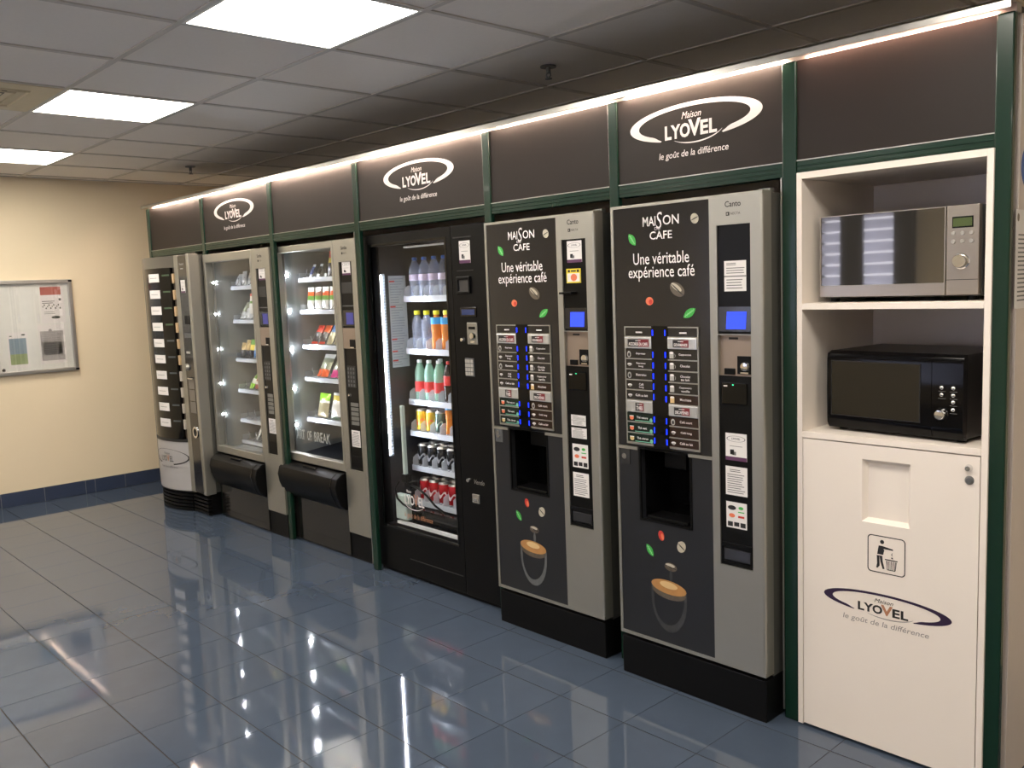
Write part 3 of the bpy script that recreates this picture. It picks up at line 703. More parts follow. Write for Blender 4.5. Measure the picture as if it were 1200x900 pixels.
    rect(mb, X(2.028), X(2.041), 1.710, 1.722, Yf-.0006, 0); rect(mb, X(2.031), X(2.036), 1.713, 1.719, Yf-.0009, 1); addtxt(mb, 'NECTA', X(2.045), X(2.082), 1.712, 1.720, Yf-.0006, 0)
    mb.build('badge', [m_inkd, m_silver], door, fix=False)
    return t
C2 = coffee_machine(0, 0, 'silver and black coffee machine with printed cup, right of the two, beside the white cabinet',
    [('a', 2.015, 2.098, 1.463, 1.563, 'text2'), ('b', 2.012, 2.094, .894, .987, 'brand'), ('c', 2.011, 2.095, .774, .873, 'text'), ('d', 2.012, 2.092, .660, .750, 'marks')], False)
C1 = coffee_machine(-.746, .037, 'silver and black coffee machine with a small yellow sticker, left of the two',
    [('a', 1.268, 1.346, 1.590, 1.674, 'brand'), ('c', 1.262, 1.341, .941, .984, 'text2'), ('d', 1.262, 1.344, .890, .932, 'text'), ('e', 1.264, 1.348, .770, .866, 'marks'), ('f', 1.263, 1.348, .651, .749, 'text')], True)
ye = MB().box(1.262, 1.338, 1.847+.0045, 1.847+.006, 1.510, 1.566).build('sticker', mat('yellow_label', (226, 206, 52), .5), C1, label='yellow sticker with a picture')
mb = MB(); rect(mb, 1.267, 1.333, 1.515, 1.548, 1.8511, 0); flat(mb, ell(1.302, 1.532, .017, .014), 1.8508, 1); rect(mb, 1.270, 1.282, 1.552, 1.562, 1.8511, 2); rect(mb, 1.318, 1.330, 1.552, 1.562, 1.8511, 2); rect(mb, 1.286, 1.314, 1.554, 1.560, 1.8511, 2)
mb.build('print', [m_paper, m_oran, m_inkd], ye, fix=False)
MB().box(1.246, 1.312, 1.820, 1.853, 1.467, 1.476).build('banknote_slot', m_black, C1, bevel=.002)
MB().cyl((.826, 1.838, .87), .012, .01, 'y', 14).build('key', m_chrome, C1)
# ------------------------------------------------------------------ trays with coils, shared by the glass-front machines
def helix(cx, cz, r, y0, y1, turns, n=10):
    pts = []; N_ = int(turns*n)
    for k in range(N_+1):
        a = 2*PI*k/n - PI/2; pts.append((cx+r*math.cos(a), y0+(y1-y0)*k/N_, cz+r*math.sin(a)))
    return pts
COILS = {}
def tray(x0, x1, yf, yb, z, lanes, pitch, first, parent, r=.027, strip=.026, fins=False):
    tr = MB().box(x0, x1, yf, yb, z-.010, z-.004).box(x0, x1, yf-.003, yf, z-.028, z).box(x0, x0+.003, yf, yb, z-.01, z+.03).build('tray', m_tray, parent)
    MB().box(x0, x1, yf-.007, yf-.004, z-.026, z-.026+strip).build('price_strip', m_tag, tr)
    key = (r, yf, parent)
    for q in range(lanes):
        cx = first+pitch*q
        if key not in COILS:
            o = MB().tube(helix(cx, z+r+.002, r, yf+.004, yf+.24, 5), .0017, 4).build('coil', m_coil, tr, smooth=60, fix=False); COILS[key] = (o, cx, z)
        else:
            o0, c0, zz = COILS[key]; o = o0.copy(); COL.objects.link(o); o.parent = tr; o.location = (o0.location[0]+cx-c0, o0.location[1], o0.location[2]+z-zz)
    if fins:
        for q in range(lanes):
            cx = first+pitch*(q-.5)
            f = [(yf-.006, z-.004), (yf+.20, z-.004), (yf+.20, z+.05), (yf+.02, z+.06), (yf-.004, z+.045)]
            MB().prism(f, cx-.0012, cx+.0012, 0, 'yz').build('lane_divider', m_tag, tr)
    return tr

# ------------------------------------------------------------------ packets, bottles, cans
def pouch(loc, w, h, t, colors, label, group, lean=.25, turn=0.0, zones=None, name='snack_packet', cat='packet'):
    """pillow packet with crimped ends; zones: list of (v limit, material index)"""
    nu, nv = 7, 10; vs = []; fs = []; ms = []
    zones = zones or [(1.01, 0)]
    for side in (0, 1):
        for b in range(nv+1):
            for a in range(nu+1):
                u = a/nu; v = b/nv; vv = min(1, max(0, (v-.07)/.86))
                th = t*.5*(max(0, math.sin(PI*u))**.55)*(max(0, math.sin(PI*vv))**.5)
                th += .0015*math.sin(9*u+5*v+3*side) if 0 < vv < 1 and 0 < u < 1 else 0
                x = (u-.5)*w*(1-.08*math.sin(PI*v)); z = v*h
                y = -th if side == 0 else th
                if vv in (0, 1): y = .0012*math.sin(u*PI*9)+(-.0004 if side == 0 else .0004)
                vs.append((x, y, z))
    n1 = (nu+1)*(nv+1)
    for side in (0, 1):
        for b in range(nv):
            for a in range(nu):
                k = side*n1+b*(nu+1)+a; q = (k, k+1, k+nu+2, k+nu+1)
                fs.append(q if side == 0 else tuple(reversed(q))); v = (b+.5)/nv
                ms.append(next(m_ for lim, m_ in zones if v < lim))
    for b in range(nv):
        for a in (0, nu):
            k = b*(nu+1)+a; fs.append((k, k+nu+1, k+nu+1+n1, k+n1)); ms.append(ms[b*nu])
    for b in (0, nv):
        for a in range(nu):
            k = b*(nu+1)+a; fs.append((k, k+1, k+1+n1, k+n1)); ms.append(ms[min(b, nv-1)*nu])
    R = Matrix.Rotation(turn, 3, 'Z') @ Matrix.Rotation(-lean, 3, 'X')
    mb = MB(); mb.v = [tuple(R @ Vector(p) + Vector(loc)) for p in vs]; mb.f = fs; mb.m = ms
    o = mb.build(name, colors, None, smooth=50, loc=loc); tag(o, label, cat, group); return o
def foil(n, rgb): return mat('foil_'+n, rgb, .28, metal=.25, var=.15, scale=40)
PROTO = {}
def bottle(kind, loc, label, group):
    if kind in PROTO: t = clone_tree(PROTO[kind], loc); t['label'] = label; t['group'] = group; return t
    t = thing('bottle', loc, label, 'bottle', group); PROTO[kind] = t; x, y, z = loc
    P_ = dict(water=(.214, .033, m_pet, (70, 110, 190), m_labp, (.085, .118)), juice=(.205, .031, m_pet, (226, 222, 40), None, None),
              orange=(.205, .031, m_orj, (226, 222, 40), m_labb, (.135, .17)), clear=(.222, .030, m_green_l, (236, 240, 240), m_labr, (.045, .10)), cola=(.222, .030, m_cola, (205, 30, 36), m_labr, (.09, .14)))[kind]
    h, r, body, cap, labm, lz = P_
    prof = [(0, .003), (r*.8, 0), (r, .008), (r*.97, .05), (r*.9, .075) if kind in ('juice', 'orange') else (r, .075), (r*.98, .10), (r, h*.62), (r*.86, h*.74), (.014, h*.88), (.0125, h*.90), (.0125, h*.93)]
    MB().lathe(prof, (x, y, z), 18).build('bottle_body', body, t, smooth=50)
    ch = .020 if kind in ('juice', 'orange') else .014; cr = .017 if kind in ('juice', 'orange') else .0135
    MB().lathe([(0, h*.90), (cr, h*.90), (cr, h*.90+ch), (cr*.9, h*.90+ch+.002), (0, h*.90+ch+.002)], (x, y, z), 16).build('cap', mat('cap_%d_%d' % cap[:2], cap, .4), t, smooth=40)
    if labm: MB().lathe([(r*1.015, lz[0]), (r*1.02, lz[0]+.001), (r*1.02, lz[1]-.001), (r*1.015, lz[1])], (x, y, z), 18).build('label', labm, t, smooth=50, fix=False)
    return t
m_pet = glass('clear_plastic', (222, 230, 245), milk=.22, milkrgb=(220, 228, 245)); m_green_l = glass('green_clear_plastic', (196, 232, 214), milk=.45, milkrgb=(176, 222, 202))
m_orj = glass('orange_drink', (240, 150, 60), milk=.6, milkrgb=(236, 148, 60)); m_cola = mat('cola_dark', (30, 12, 10), .1)
m_labp = mat('label_pink', (196, 184, 204), .4, var=.3, scale=80); m_labb = mat('label_blue', (60, 160, 220), .4, var=.2); m_labr = mat('label_red', (206, 52, 50), .4, var=.2, scale=60)
def can(kind, loc, label, group, slim=False):
    if kind in PROTO: t = clone_tree(PROTO[kind], loc); t['label'] = label; t['group'] = group; return t
    t = thing('drink_can', loc, label, 'can', group); PROTO[kind] = t; x, y, z = loc
    cols = dict(red=((190, 22, 34), (226, 210, 206)), yellow=((232, 190, 60), (206, 90, 60)), greyg=((96, 116, 108), (150, 170, 150)), black=((30, 32, 36), (150, 152, 158)), orange=((228, 150, 60), (240, 210, 150)))[kind]
    h, r = .122, .033
    m1 = mat('can_'+kind, cols[0], .25, metal=.5, var=.1); m2 = mat('canmark_'+kind, cols[1], .3, metal=.3)
    MB().lathe([(0, .004), (.024, .004), (.026, 0), (r, .010), (r, h-.012), (.027, h-.002), (.0265, h), (.025, h-.001), (.024, h-.006), (0, h-.006)], (x, y, z), 20, [1, 1, 1, 0, 1, 1, 1, 1, 1]).build('can_body', [m1, m_alu], t, smooth=45)
    MB().box(x-.007, x+.007, y-.016, y+.004, z+h-.006, z+h-.003).build('pull_tab', m_alu, t)
    b = MB(); n = 10; vs = []
    for k in range(n+1):
        a = -PI*.85+PI*.7*k/n; zz = z+.055+.012*math.sin(k*.9); wd2 = .010+.006*math.sin(k*.6)
        for e in (-wd2, wd2): vs.append((x+(r+.0006)*math.cos(a), y+(r+.0006)*math.sin(a), zz+e))
    b.add(vs, [(2*k, 2*k+2, 2*k+3, 2*k+1) for k in range(n)]); b.build('can_print', m2, t, fix=False)
    return t

# ------------------------------------------------------------------ drinks machine
Yb = 1.935
bm_ = thing('drinks_machine', (-.30, Yb, 0), 'tall black glass-front machine of bottles and cans with a bright vertical light column', 'vending machine')
x0, x1, zt = -.300, .722, 1.796
bo = MB(); bo.box(x0, x0+.045, Yb+.06, 2.68, .02, zt-.01).box(x1-.045, x1, Yb+.06, 2.68, .02, zt-.01).box(x0, x1, 2.66, 2.70, .02, zt-.01).box(x0, x1, Yb+.06, 2.68, zt-.04, zt-.01).box(x0, x1, Yb+.06, 2.68, .02, .23).box(.44, .47, Yb+.06, 2.66, .2, zt-.02)
bo.build('body', m_blackm, bm_)
MB().box(x0+.012, x1-.012, Yb+.02, 2.62, 0, .03).build('plinth', m_black, bm_)
wx0, wx1, wz0, wz1 = -.215, .400, .262, 1.737
MB().ring(x0, .447, .022, zt, wx0-x0, .447-wx1, wz0-.022, zt-wz1, Yb, Yb+.055).build('door', m_black, bm_, bevel=.003)
MB().ring(wx0-.012, wx1+.012, wz0-.012, wz1+.012, .012, .012, .012, .012, Yb-.002, Yb+.01).build('window_gasket', m_blackg, bm_)
MB().box(wx0, wx1, Yb+.012, Yb+.018, wz0, wz1).build('pane', m_glassd, bm_)
dp = MB().box(.451, x1, Yb-.002, Yb+.055, .022, zt).build('service_door', m_black, bm_, bevel=.003)
MB().box(wx0+.07, wx1, Yb+.03, Yb+.05, wz0+.008, wz0+.022).build('sill_strip', mat('sill_light', (210, 214, 216), .4), bm_)
MB().box(wx0+.25, wx1, Yb+.03, Yb+.05, wz1-.02, wz1-.012).build('head_strip', mat('sill_light', (210, 214, 216), .4), bm_)
lx = -.233
MB().box(lx-.012, lx, Yb+.05, 2.30, .24, wz1+.02).build('side_lining', mat('side_lining_dark', (24, 26, 29), .4), bm_)
MB().box(lx, .44, 2.50, 2.52, .24, wz1+.02).build('back_lining', mat('side_lining_dark', (24, 26, 29), .4), bm_)
lc = MB().box(lx, lx+.010, 1.984, 2.022, .618, 1.596).build('light_column', mat('light_column_body', (170, 176, 186), .4), bm_)
mb = MB()
for q in range(62):
    z = .632+(1.582-.632)*q/61
    mb.box(lx+.010, lx+.0125, 1.9875, 1.9955, z-.0052, z+.0052)
mb.build('led_strip', m_led, lc, kind='stuff', fix=False)
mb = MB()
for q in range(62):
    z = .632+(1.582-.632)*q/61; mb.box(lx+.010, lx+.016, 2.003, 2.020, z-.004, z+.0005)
mb.build('led_reflection', mat('led_reflection_white', (200, 206, 220), .3), lc, kind='stuff', fix=False)  # pale ladder modelled as the LED strip's mirror image in the side wall
pl = MB().box(lx, lx+.001, 2.052, 2.165, 1.093, 1.585).build('price_list', mat('price_list_paper', (168, 178, 186), .6), bm_, label='printed price list with red marks')
mb = MB(); strip_lines(mb, 2.06, 2.155, 1.10, 1.575, 34, lx+.0014, 0, 'r', .5)
for z in (1.555, 1.42, 1.245, 1.18, 1.13): rect(mb, 2.055, 2.09, z-.004, z+.004, lx+.0018, 1, 'r')
mb.build('print', [mat('list_grey', (140, 150, 158), .6), m_red], pl, fix=False)
TZ = [1.470, 1.188, .912, .738, .546, .353]
for z in TZ: tray(-.222, .43, 2.145, 2.48, z, 7, .0835, -.170, bm_, r=.030, strip=.030, fins=True)
# lift arm, sensor box and hoses in the bottom of the cabinet
ar = MB().box(-.070, -.052, 1.965, 1.985, .545, .908).build('lift_rail', mat('pale_green_plastic', (176, 192, 186), .4), bm_, bevel=.002)
MB().box(-.085, -.035, 1.962, 1.995, .500, .545).box(-.075, -.02, 1.97, 2.02, .47, .505).build('lift_bracket', m_black, bm_, bevel=.003)
MB().box(-.150, -.052, 1.962, 2.000, .294, .432).build('sensor_box', mat('pale_green_plastic', (176, 192, 186), .4), bm_, bevel=.008)
MB().tube([(-.12, 1.975, .50), (-.135, 1.955, .46), (-.12, 1.955, .41), (-.07, 1.955, .385), (-.01, 1.96, .37), (.04, 2.0, .345)], .0055, 8).build('hose', m_black, bm_, smooth=60)
MB().tube([(-.03, 1.98, .49), (.05, 1.97, .485), (.12, 1.97, .455), (.17, 1.98, .41), (.21, 2.02, .36)], .0055, 8).build('hose', m_black, bm_, smooth=60)
MB().box(-.10, .42, 2.03, 2.06, .262, .345).build('lift_tray', m_blackg, bm_, bevel=.004)
mb = MB(); yg = Yb+.0112
addtxt(mb, 'Maison', -.022, .018, .458, .474, yg, 0, shear=.3); addtxt(mb, 'LYO', -.040, .040, .395, .446, yg, 0, bold=.02); addtxt(mb, 'V', .038, .075, .395, .455, yg, 2, bold=.02); addtxt(mb, 'EL', .077, .125, .395, .446, yg, 0, bold=.02)
swoosh(mb, .04, .43, .10, .060, yg, 1, math.radians(215), math.radians(320), lambda q: .012*math.sin(PI*q)+.001, n=16)
mb.build('window_lettering', [m_paper, m_white, m_cop], bm_, fix=False); mb = MB(); addtxt(mb, 'le goût de la différence', -.050, .190, .318, .352, yg, 2, bold=.004, shear=.15, tilt=0)
mb.build('window_lettering', [m_paper, m_white, m_cop], bm_, fix=False)
# service door fittings
label_sheet('sticker', .510, .587, 1.620, 1.722, Yb-.002, bm_, 'brand')
MB().box(.470, .600, Yb-.006, Yb, 1.737, 1.742).build('trim_line', m_dark, bm_); MB().box(.490, .605, Yb-.005, Yb, 1.585, 1.588).build('trim_line', m_dark, bm_)
bv = MB().ring(.488, .583, 1.480, 1.560, .012, .012, .012, .016, Yb-.012, Yb).build('banknote_reader', m_black, bm_, bevel=.003)
MB().box(.500, .571, Yb-.004, Yb, 1.492, 1.544).build('reader_mouth', mat('smoke_grey', (58, 58, 60), .3), bv)
ds = MB().box(.500, .616, Yb-.006, Yb, 1.372, 1.418).build('display', m_blackg, bm_, bevel=.002)
MB().box(.512, .604, Yb-.0068, Yb-.005, 1.382, 1.408).build('display_window', mat('display_navy', (36, 50, 92), .2, emit=.05), ds)
cm = MB().box(.546, .618, Yb-.008, Yb, 1.246, 1.347).build('coin_plate', mat('worn_steel', (150, 148, 140), .35, metal=.6, var=.2), bm_, bevel=.003)
MB().box(.560, .605, Yb-.0095, Yb-.007, 1.316, 1.328).build('coin_slot', m_black, cm)
MB().lathe([(0, .012), (.014, .010), (.018, 0), (0, 0)], (.588, Yb-.008, 1.285), 16, 0, '-y').build('coin_knob', m_chrome, cm, smooth=60)
MB().box(.570, .600, Yb-.010, Yb-.007, 1.253, 1.262).build('coin_lip', m_chrome, cm)
MB().lathe([(0, .014), (.008, .014), (.012, 0), (0, 0)], (.512, Yb-.002, 1.267), 14, 0, '-y').build('lock', m_chrome, bm_, smooth=50)
kp = MB().box(.520, .583, Yb-.006, Yb, 1.096, 1.181).build('keypad', m_mid, bm_, bevel=.002)
for r in range(4):
    for c in range(3): MB().box(.5245+.0195*c, .5245+.0195*c+.016, Yb-.009, Yb-.005, 1.101+.0195*r, 1.101+.0195*r+.015).build('key', m_keyw, kp)
MB().lathe([(0, .010), (.009, .010), (.011, 0), (0, 0)], (.506, Yb-.002, .597), 14, 0, '-y').build('lock', m_chrome, bm_, smooth=50)
mb = MB(); addtxt(mb, 'Vendo', .545, .618, .584, .606, Yb-.0026, 0, shear=.3, bold=.01); mb.build('badge', m_silver, bm_, fix=False)
rt_ = MB().box(.530, .580, Yb-.007, Yb, .492, .535).build('coin_return', m_alu, bm_, bevel=.002); MB().box(.537, .573, Yb-.012, Yb-.006, .500, .516).build('return_lip', m_chrome, rt_)
MB().box(.0, .43, Yb-.004, Yb, .105, .109).build('kick_line', m_dark, bm_)

BX = [-.170, -.0865, -.003, .0805]; pos = ['leftmost', 'second from the left', 'third from the left', 'rightmost']
for q in range(4): bottle('water', (BX[q], 2.185, TZ[0]), 'clear water bottle with a blue cap, %s on the top tray' % pos[q], 'water bottles on the top tray')
for q in range(4):
    k = 'juice' if q < 2 else 'orange'
    bottle(k, (BX[q], 2.185, TZ[1]), ('clear yellow-capped bottle, %s on the second tray' if q < 2 else 'orange yellow-capped bottle, %s on the second tray') % pos[q], 'yellow-capped bottles on the second tray')
for q in range(3): bottle('clear', (BX[q], 2.185, TZ[2]), 'pale green bottle with white cap, %s on the third tray' % pos[q], 'white-capped bottles on the third tray')
bottle('clear', (BX[1], 2.262, TZ[2]), 'white-capped pale green bottle behind the second one, third tray', 'white-capped bottles on the third tray')
bottle('cola', (BX[3], 2.185, TZ[2]), 'dark cola bottle with red cap and label, rightmost in view on the third tray', 'white-capped bottles on the third tray')
ck = [('yellow', 'yellow and red'), ('yellow', 'yellow and red'), ('greyg', 'grey-green'), ('orange', 'orange')]
for q in range(4):
    for d in range(2): can(ck[q][0], (BX[q], 2.185+.072*d, TZ[3]), '%s can, %s on the fourth tray%s' % (ck[q][1], pos[q], '' if d == 0 else ', back row'), 'cans on the fourth tray')
for q in range(4):
    for d in range(2): can('black', (BX[q], 2.185+.072*d, TZ[4]), 'black and silver drink can, %s on the fifth tray%s' % (pos[q], '' if d == 0 else ', back row'), 'cans on the fifth tray')
for q in range(4):
    for d in range(2): can('red', (BX[q], 2.185+.072*d, TZ[5]), 'red drink can, %s on the bottom tray%s' % (pos[q], '' if d == 0 else ', back row'), 'red cans on the bottom tray')

# ------------------------------------------------------------------ snack machines
def snack_machine(Yf, x0, x1, gx0, gx1, gz0, gz1, cx0, cx1, label, trays, leds, text):
    t = thing('snack_machine', (x0, Yf, 0), label, 'vending machine', 'snack machines')
    zt = 1.793; fz = gz0-.048; cz0, cz1 = .520, 1.672; bz = .152
    xr = x1-.005 if text else x1-.050
    bd = MB(); bd.box(x0+.005, x0+.03, Yf+.05, 2.66, .02, zt-.006).box(xr-.025, xr, Yf+.05, 2.66, .02, zt-.006).box(x0+.005, xr, 2.64, 2.68, .02, zt-.006).box(x0+.005, xr, Yf+.05, 2.66, zt-.03, zt-.006).box(x0+.005, xr, Yf+.05, 2.66, .02, .25)
    bd.build('body', m_silvd, t)
    MB().box(x0+.02, x1-.004, Yf+.012, Yf+.045, 0, bz).box(x0+.02, xr, Yf+.045, 2.6, 0, bz).build('plinth', m_black, t)
    cl = gx1+.020   # right end of window frame
    MB().ring(x0, cl, fz, zt, gx0-x0, cl-gx1, gz0-fz, zt-gz1, Yf, Yf+.045).build('window_frame', m_silver, t, bevel=.004)
    MB().box(gx0, gx1, Yf+.020, Yf+.026, gz0, gz1).build('pane', m_glass, t)
    col = MB(); col.box(cl+.002, cx0, Yf+.001, Yf+.045, bz, zt).box(cx1, x1, Yf+.001, Yf+.045, bz, zt).box(cx0, cx1, Yf+.001, Yf+.045, cz1, zt).box(cx0, cx1, Yf+.001, Yf+.045, bz, cz0)
    dr = col.build('column', m_silver, t)
    MB().box(cx0, cx1, Yf+.008, Yf+.045, cz0, cz1).build('control_recess', m_colb, t)
    # interior
    ix0, ix1 = x0+.032, cl-.01
    MB().box(ix0-.006, ix0, Yf+.045, 2.55, .26, zt-.03).build('side_lining', m_greyin, t)
    MB().box(ix1, ix1+.006, Yf+.046, 2.55, .26, zt-.03).build('side_lining', m_greyin, t)
    MB().box(ix0, ix1, 2.50, 2.51, .26, zt-.03).build('back_lining', m_greyin, t)
    MB().add([(ix0, Yf+.05, gz0-.03), (ix1, Yf+.05, gz0-.03), (ix1, 2.5, gz0+.02), (ix0, 2.5, gz0+.02), (ix0, Yf+.05, gz0-.036), (ix1, Yf+.05, gz0-.036), (ix1, 2.5, gz0+.014), (ix0, 2.5, gz0+.014)],
             [(0, 1, 2, 3), (7, 6, 5, 4), (0, 4, 5, 1), (2, 6, 7, 3), (1, 5, 6, 2), (3, 7, 4, 0)]).build('chute', m_black if text else m_greyin, t)
    MB().box(ix0, ix0+.012, Yf+.048, Yf+.058, gz0-.02, zt-.04).build('inner_strip', m_alu, t)
    for z in trays: tray(ix0+.004, ix1-.005, 2.085 if text else 2.062, 2.46, z, 6 if not text else 6, .093, ix0+.055, t, r=.026, strip=.020)
    yl, zs = leds
    for z in zs:
        l = MB().lathe([(0, .004), (.0068, .004), (.0085, 0)], (ix0, yl, z), 12, 0, 'x').build('lamp', m_spot, t)
    # flap and lower panel
    fl0, fl1 = x0+.012, cl-.012; za, zb2 = fz-.008, fz-.222
    prof = [(Yf+.02, za), (Yf-.020, za-.004), (Yf-.055, za-.030), (Yf-.068, za-.075), (Yf-.060, za-.125), (Yf-.035, za-.185), (Yf-.005, zb2), (Yf+.02, zb2)]
    fp_ = MB().prism(list(reversed(prof)), fl0, fl1, 0, 'yz').build('delivery_flap', m_black, t, smooth=35, bevel=.004)
    prof2 = [(a-.003 if a < Yf else a, b) for a, b in prof]
    MB().prism(list(reversed(prof2)), fl1-.055, fl1-.051, 0, 'yz').build('flap_edge', m_blackg, fp_)
    MB().box((fl0+fl1)/2-.08, (fl0+fl1)/2+.06, Yf-.032, Yf-.006, za-.014, za+.0015).build('flap_grip', m_blackg, fp_, bevel=.003)
    MB().box(fl0, fl1+.010, Yf+.004, Yf+.03, bz*.0+.012, zb2).build('lower_panel', mat('smoked_panel', (26, 25, 24), .1, spec=.7), t)
    # column fittings
    y = Yf+.008; w = cx1-cx0
    label_sheet('sticker', cx0+.024, cx0+.104, 1.600, 1.672, y, t, 'brand')
    rd = MB().box(cx0+.012, cx1-.012, y-.004, y, 1.500, 1.560).build('card_reader', m_dark, t, bevel=.003)
    MB().box(cx0+.006, cx1-.006, y-.003, y, 1.430, 1.436).build('banknote_slot', m_mid, t)
    sb_ = MB().box(cx0+.004, cx1-.004, y-.002, y, 1.324, 1.410).build('screen_bezel', m_graph, t); MB().box(cx0+.040, cx1-.016, y-.003, y-.001, 1.332, 1.396).build('screen', m_scrd, sb_)
    cpn = MB().box(cx0, cx1, y-.006, y, 1.200, 1.312).build('coin_panel', m_beige, t)
    MB().box(cx0+.066, cx1-.004, y-.007, y-.005, 1.202, 1.250).build('coin_slot_plate', m_black, cpn); MB().box(cx0+.078, cx1-.012, y-.014, y-.007, 1.204, 1.210).build('coin_lip', m_chrome, cpn)
    k_ = MB().box(cx0+.020, cx1-.022, y-.004, y, .984, 1.104).build('keypad', m_dark, t)
    for r in range(5):
        for c in range(3): MB().box(cx0+.026+.026*c, cx0+.026+.026*c+.012, y-.0055, y-.003, .990+.0228*r, .990+.0228*r+.014).build('key', m_mid, k_)
    for r in range(5): MB().box(cx0+.034, cx1-.018, y-.003, y, .776+.026*r, .776+.026*r+.020).build('info_card', mat('card_grey', (112, 112, 108), .4), t)
    MB().lathe([(0, .012), (.008, .010), (.010, 0), (0, 0)], (cx0+.030, y, .940), 12, 0, '-y').build('lock', m_chrome, t, smooth=50)
    label_sheet('sticker', cx0+.022, cx0+.106, .652, .745, y, t, 'text')
    MB().box(cx0+.010, cx1-.010, y-.003, y, .535, .600).build('coin_return', m_black, t, bevel=.002)
    mb = MB(); xm = (cx0+cx1)/2; addtxt(mb, 'Samba', xm-.030, xm+.028, 1.738, 1.757, Yf-.0004, 0, bold=.01); rect(mb, xm-.026, xm-.014, 1.712, 1.724, Yf-.0004, 0); addtxt(mb, 'NECTA', xm-.010, xm+.024, 1.714, 1.722, Yf-.0004, 0)
    mb.build('badge', [m_inkd], dr, fix=False)
    if text:
        for s, a, b in (('ART', -1.125, -1.035), ('OF', -1.005, -.955), ('BREAK', -.925, -.745)):
            mb = MB(); addtxt(mb, s, a, b, .634, .694, Yf+.0192, 0, bold=.02)
            mb.build('window_lettering', glass('frosted_letters', milk=.45, milkrgb=(200, 205, 200)), t, fix=False)
    return t
T1 = [1.578, 1.350, 1.086, .872, .664, .516]
T2 = [1.604, 1.410, 1.196, .996, .742]
S1 = snack_machine(1.885, -2.127, -1.212, -2.093, -1.461, .499, 1.738, -1.387, -1.267, 'silver glass-front snack machine with sparse stock, beside the curved carousel machine', T1, (1.939, (1.604, 1.393, 1.155, .921, .707)), False)
S2 = snack_machine(1.93, -1.255, -.352, -1.205, -.592, .545, 1.755, -.520, -.394, 'silver glass-front snack machine with frosted lettering, left of the black drinks machine', T2, (2.005, (1.622, 1.403, 1.169, .928, .700)), True)
g1 = 'packets in the sparse snack machine'; g2 = 'packets in the lettered snack machine'
sv = foil('silver', (200, 204, 206)); wh = foil('white', (226, 226, 220)); gr = foil('green', (110, 160, 70)); dg = foil('dark_green', (60, 84, 60)); lg = foil('lime', (150, 214, 50)); rd_ = foil('red', (206, 60, 44)); og = foil('orange', (226, 96, 44)); dk = foil('dark', (44, 42, 44)); ye_ = foil('yellow', (224, 206, 90)); bl = foil('blue', (96, 140, 196)); tn = foil('tan', (186, 160, 110)); pk = foil('pink', (206, 52, 130)); gg = foil('grey_green', (140, 146, 124)); bw = foil('beige_mix', (168, 160, 128))
yy = 2.094; DX = .041
for x, w, h, t_, c, zn, ln, tr_, lb in [
    (-2.105, .070, .085, .03, [sv], None, .4, 0, 'crumpled silver packet, left on the top tray of the sparse machine'),
    (-2.010, .065, .095, .03, [sv], None, .15, 0, 'upright silver packet, second on the top tray of the sparse machine'),
    (-1.935, .070, .085, .03, [sv, wh], [(.5, 0), (1.1, 1)], .3, 0, 'silver and white packet, right on the top tray of the sparse machine')]: pouch((x+DX, yy, T1[0]+.003), w, h, t_, c, lb, g1, ln, tr_, zn)
for x, w, h, t_, c, zn, ln, lb in [
    (-2.075, .060, .125, .03, [gg, sv], [(.4, 1), (1.1, 0)], .5, 'grey-green slanted packet, left on the second tray of the sparse machine'),
    (-2.005, .060, .120, .03, [sv, gg], [(.6, 0), (1.1, 1)], .4, 'pale slanted packet, second on the second tray of the sparse machine'),
    (-1.915, .105, .170, .04, [wh, gr, rd_, sv], [(.25, 3), (.6, 0), (.75, 1), (.9, 0), (.96, 2), (1.1, 0)], .1, 'tall white packet with green band and red top on the second tray')]: pouch((x+DX, yy, T1[1]+.003), w, h, t_, c, lb, g1, ln, 0, zn)
for x, c, zn, h, lb in [(-2.105, [dk, tn], [(.5, 0), (1.1, 1)], .10, 'dark and tan packet, leftmost on the third tray of the sparse machine'), (-2.040, [dk, tn], [(.4, 0), (1.1, 1)], .12, 'tan-topped packet, second on the third tray of the sparse machine'),
    (-1.978, [dk, ye_, gr], [(.45, 0), (.7, 1), (1.1, 2)], .125, 'yellow and green packet on the third tray of the sparse machine'), (-1.915, [bl, wh], [(.4, 0), (1.1, 1)], .125, 'blue and white packet, rightmost on the third tray of the sparse machine')]: pouch((x+DX, yy, T1[2]+.003), .058, h, .03, c, lb, g1, .2, 0, zn)
pouch((-2.015+DX, yy, T1[3]+.003), .085, .120, .03, [gr, lg, wh], 'bright green slanted packet on the fourth tray of the sparse machine', g1, .55, -.2, [(.3, 1), (.6, 2), (1.1, 0)])
pouch((-1.925+DX, yy, T1[3]+.003), .070, .105, .03, [foil('rust', (170, 96, 80)), wh], 'rust red packet on the fourth tray of the sparse machine', g1, .3, 0, [(.35, 0), (.5, 1), (1.1, 0)])
pouch((-1.985+DX, yy, T1[5]+.003), .040, .130, .02, [wh, sv], 'slim white packet on the bottom tray of the sparse snack machine', g1, .5, -.3, [(.3, 1), (1.1, 0)])
P2 = [-1.160, -1.075, -.990, -.905]; ps = ['leftmost', 'second', 'third', 'rightmost']
for q in range(3): pouch((P2[q], 2.13, T2[0]+.003), .032, .085, .018, [foil('navy', (50, 66, 120)) if q == 0 else dk, sv], 'thin %s stick packet, %s on the top tray of the lettered snack machine' % (('blue', 'dark', 'dark')[q], ps[q]), g2, .45, 0, [(.2, 1), (.8, 0), (1.1, 1)])
pouch((P2[3]+.005, 2.12, T2[0]+.003), .090, .150, .04, [dk, ye_, rd_], 'dark packet with yellow band and red top on the top tray', g2, .15, 0, [(.5, 0), (.72, 1), (1.1, 2)])
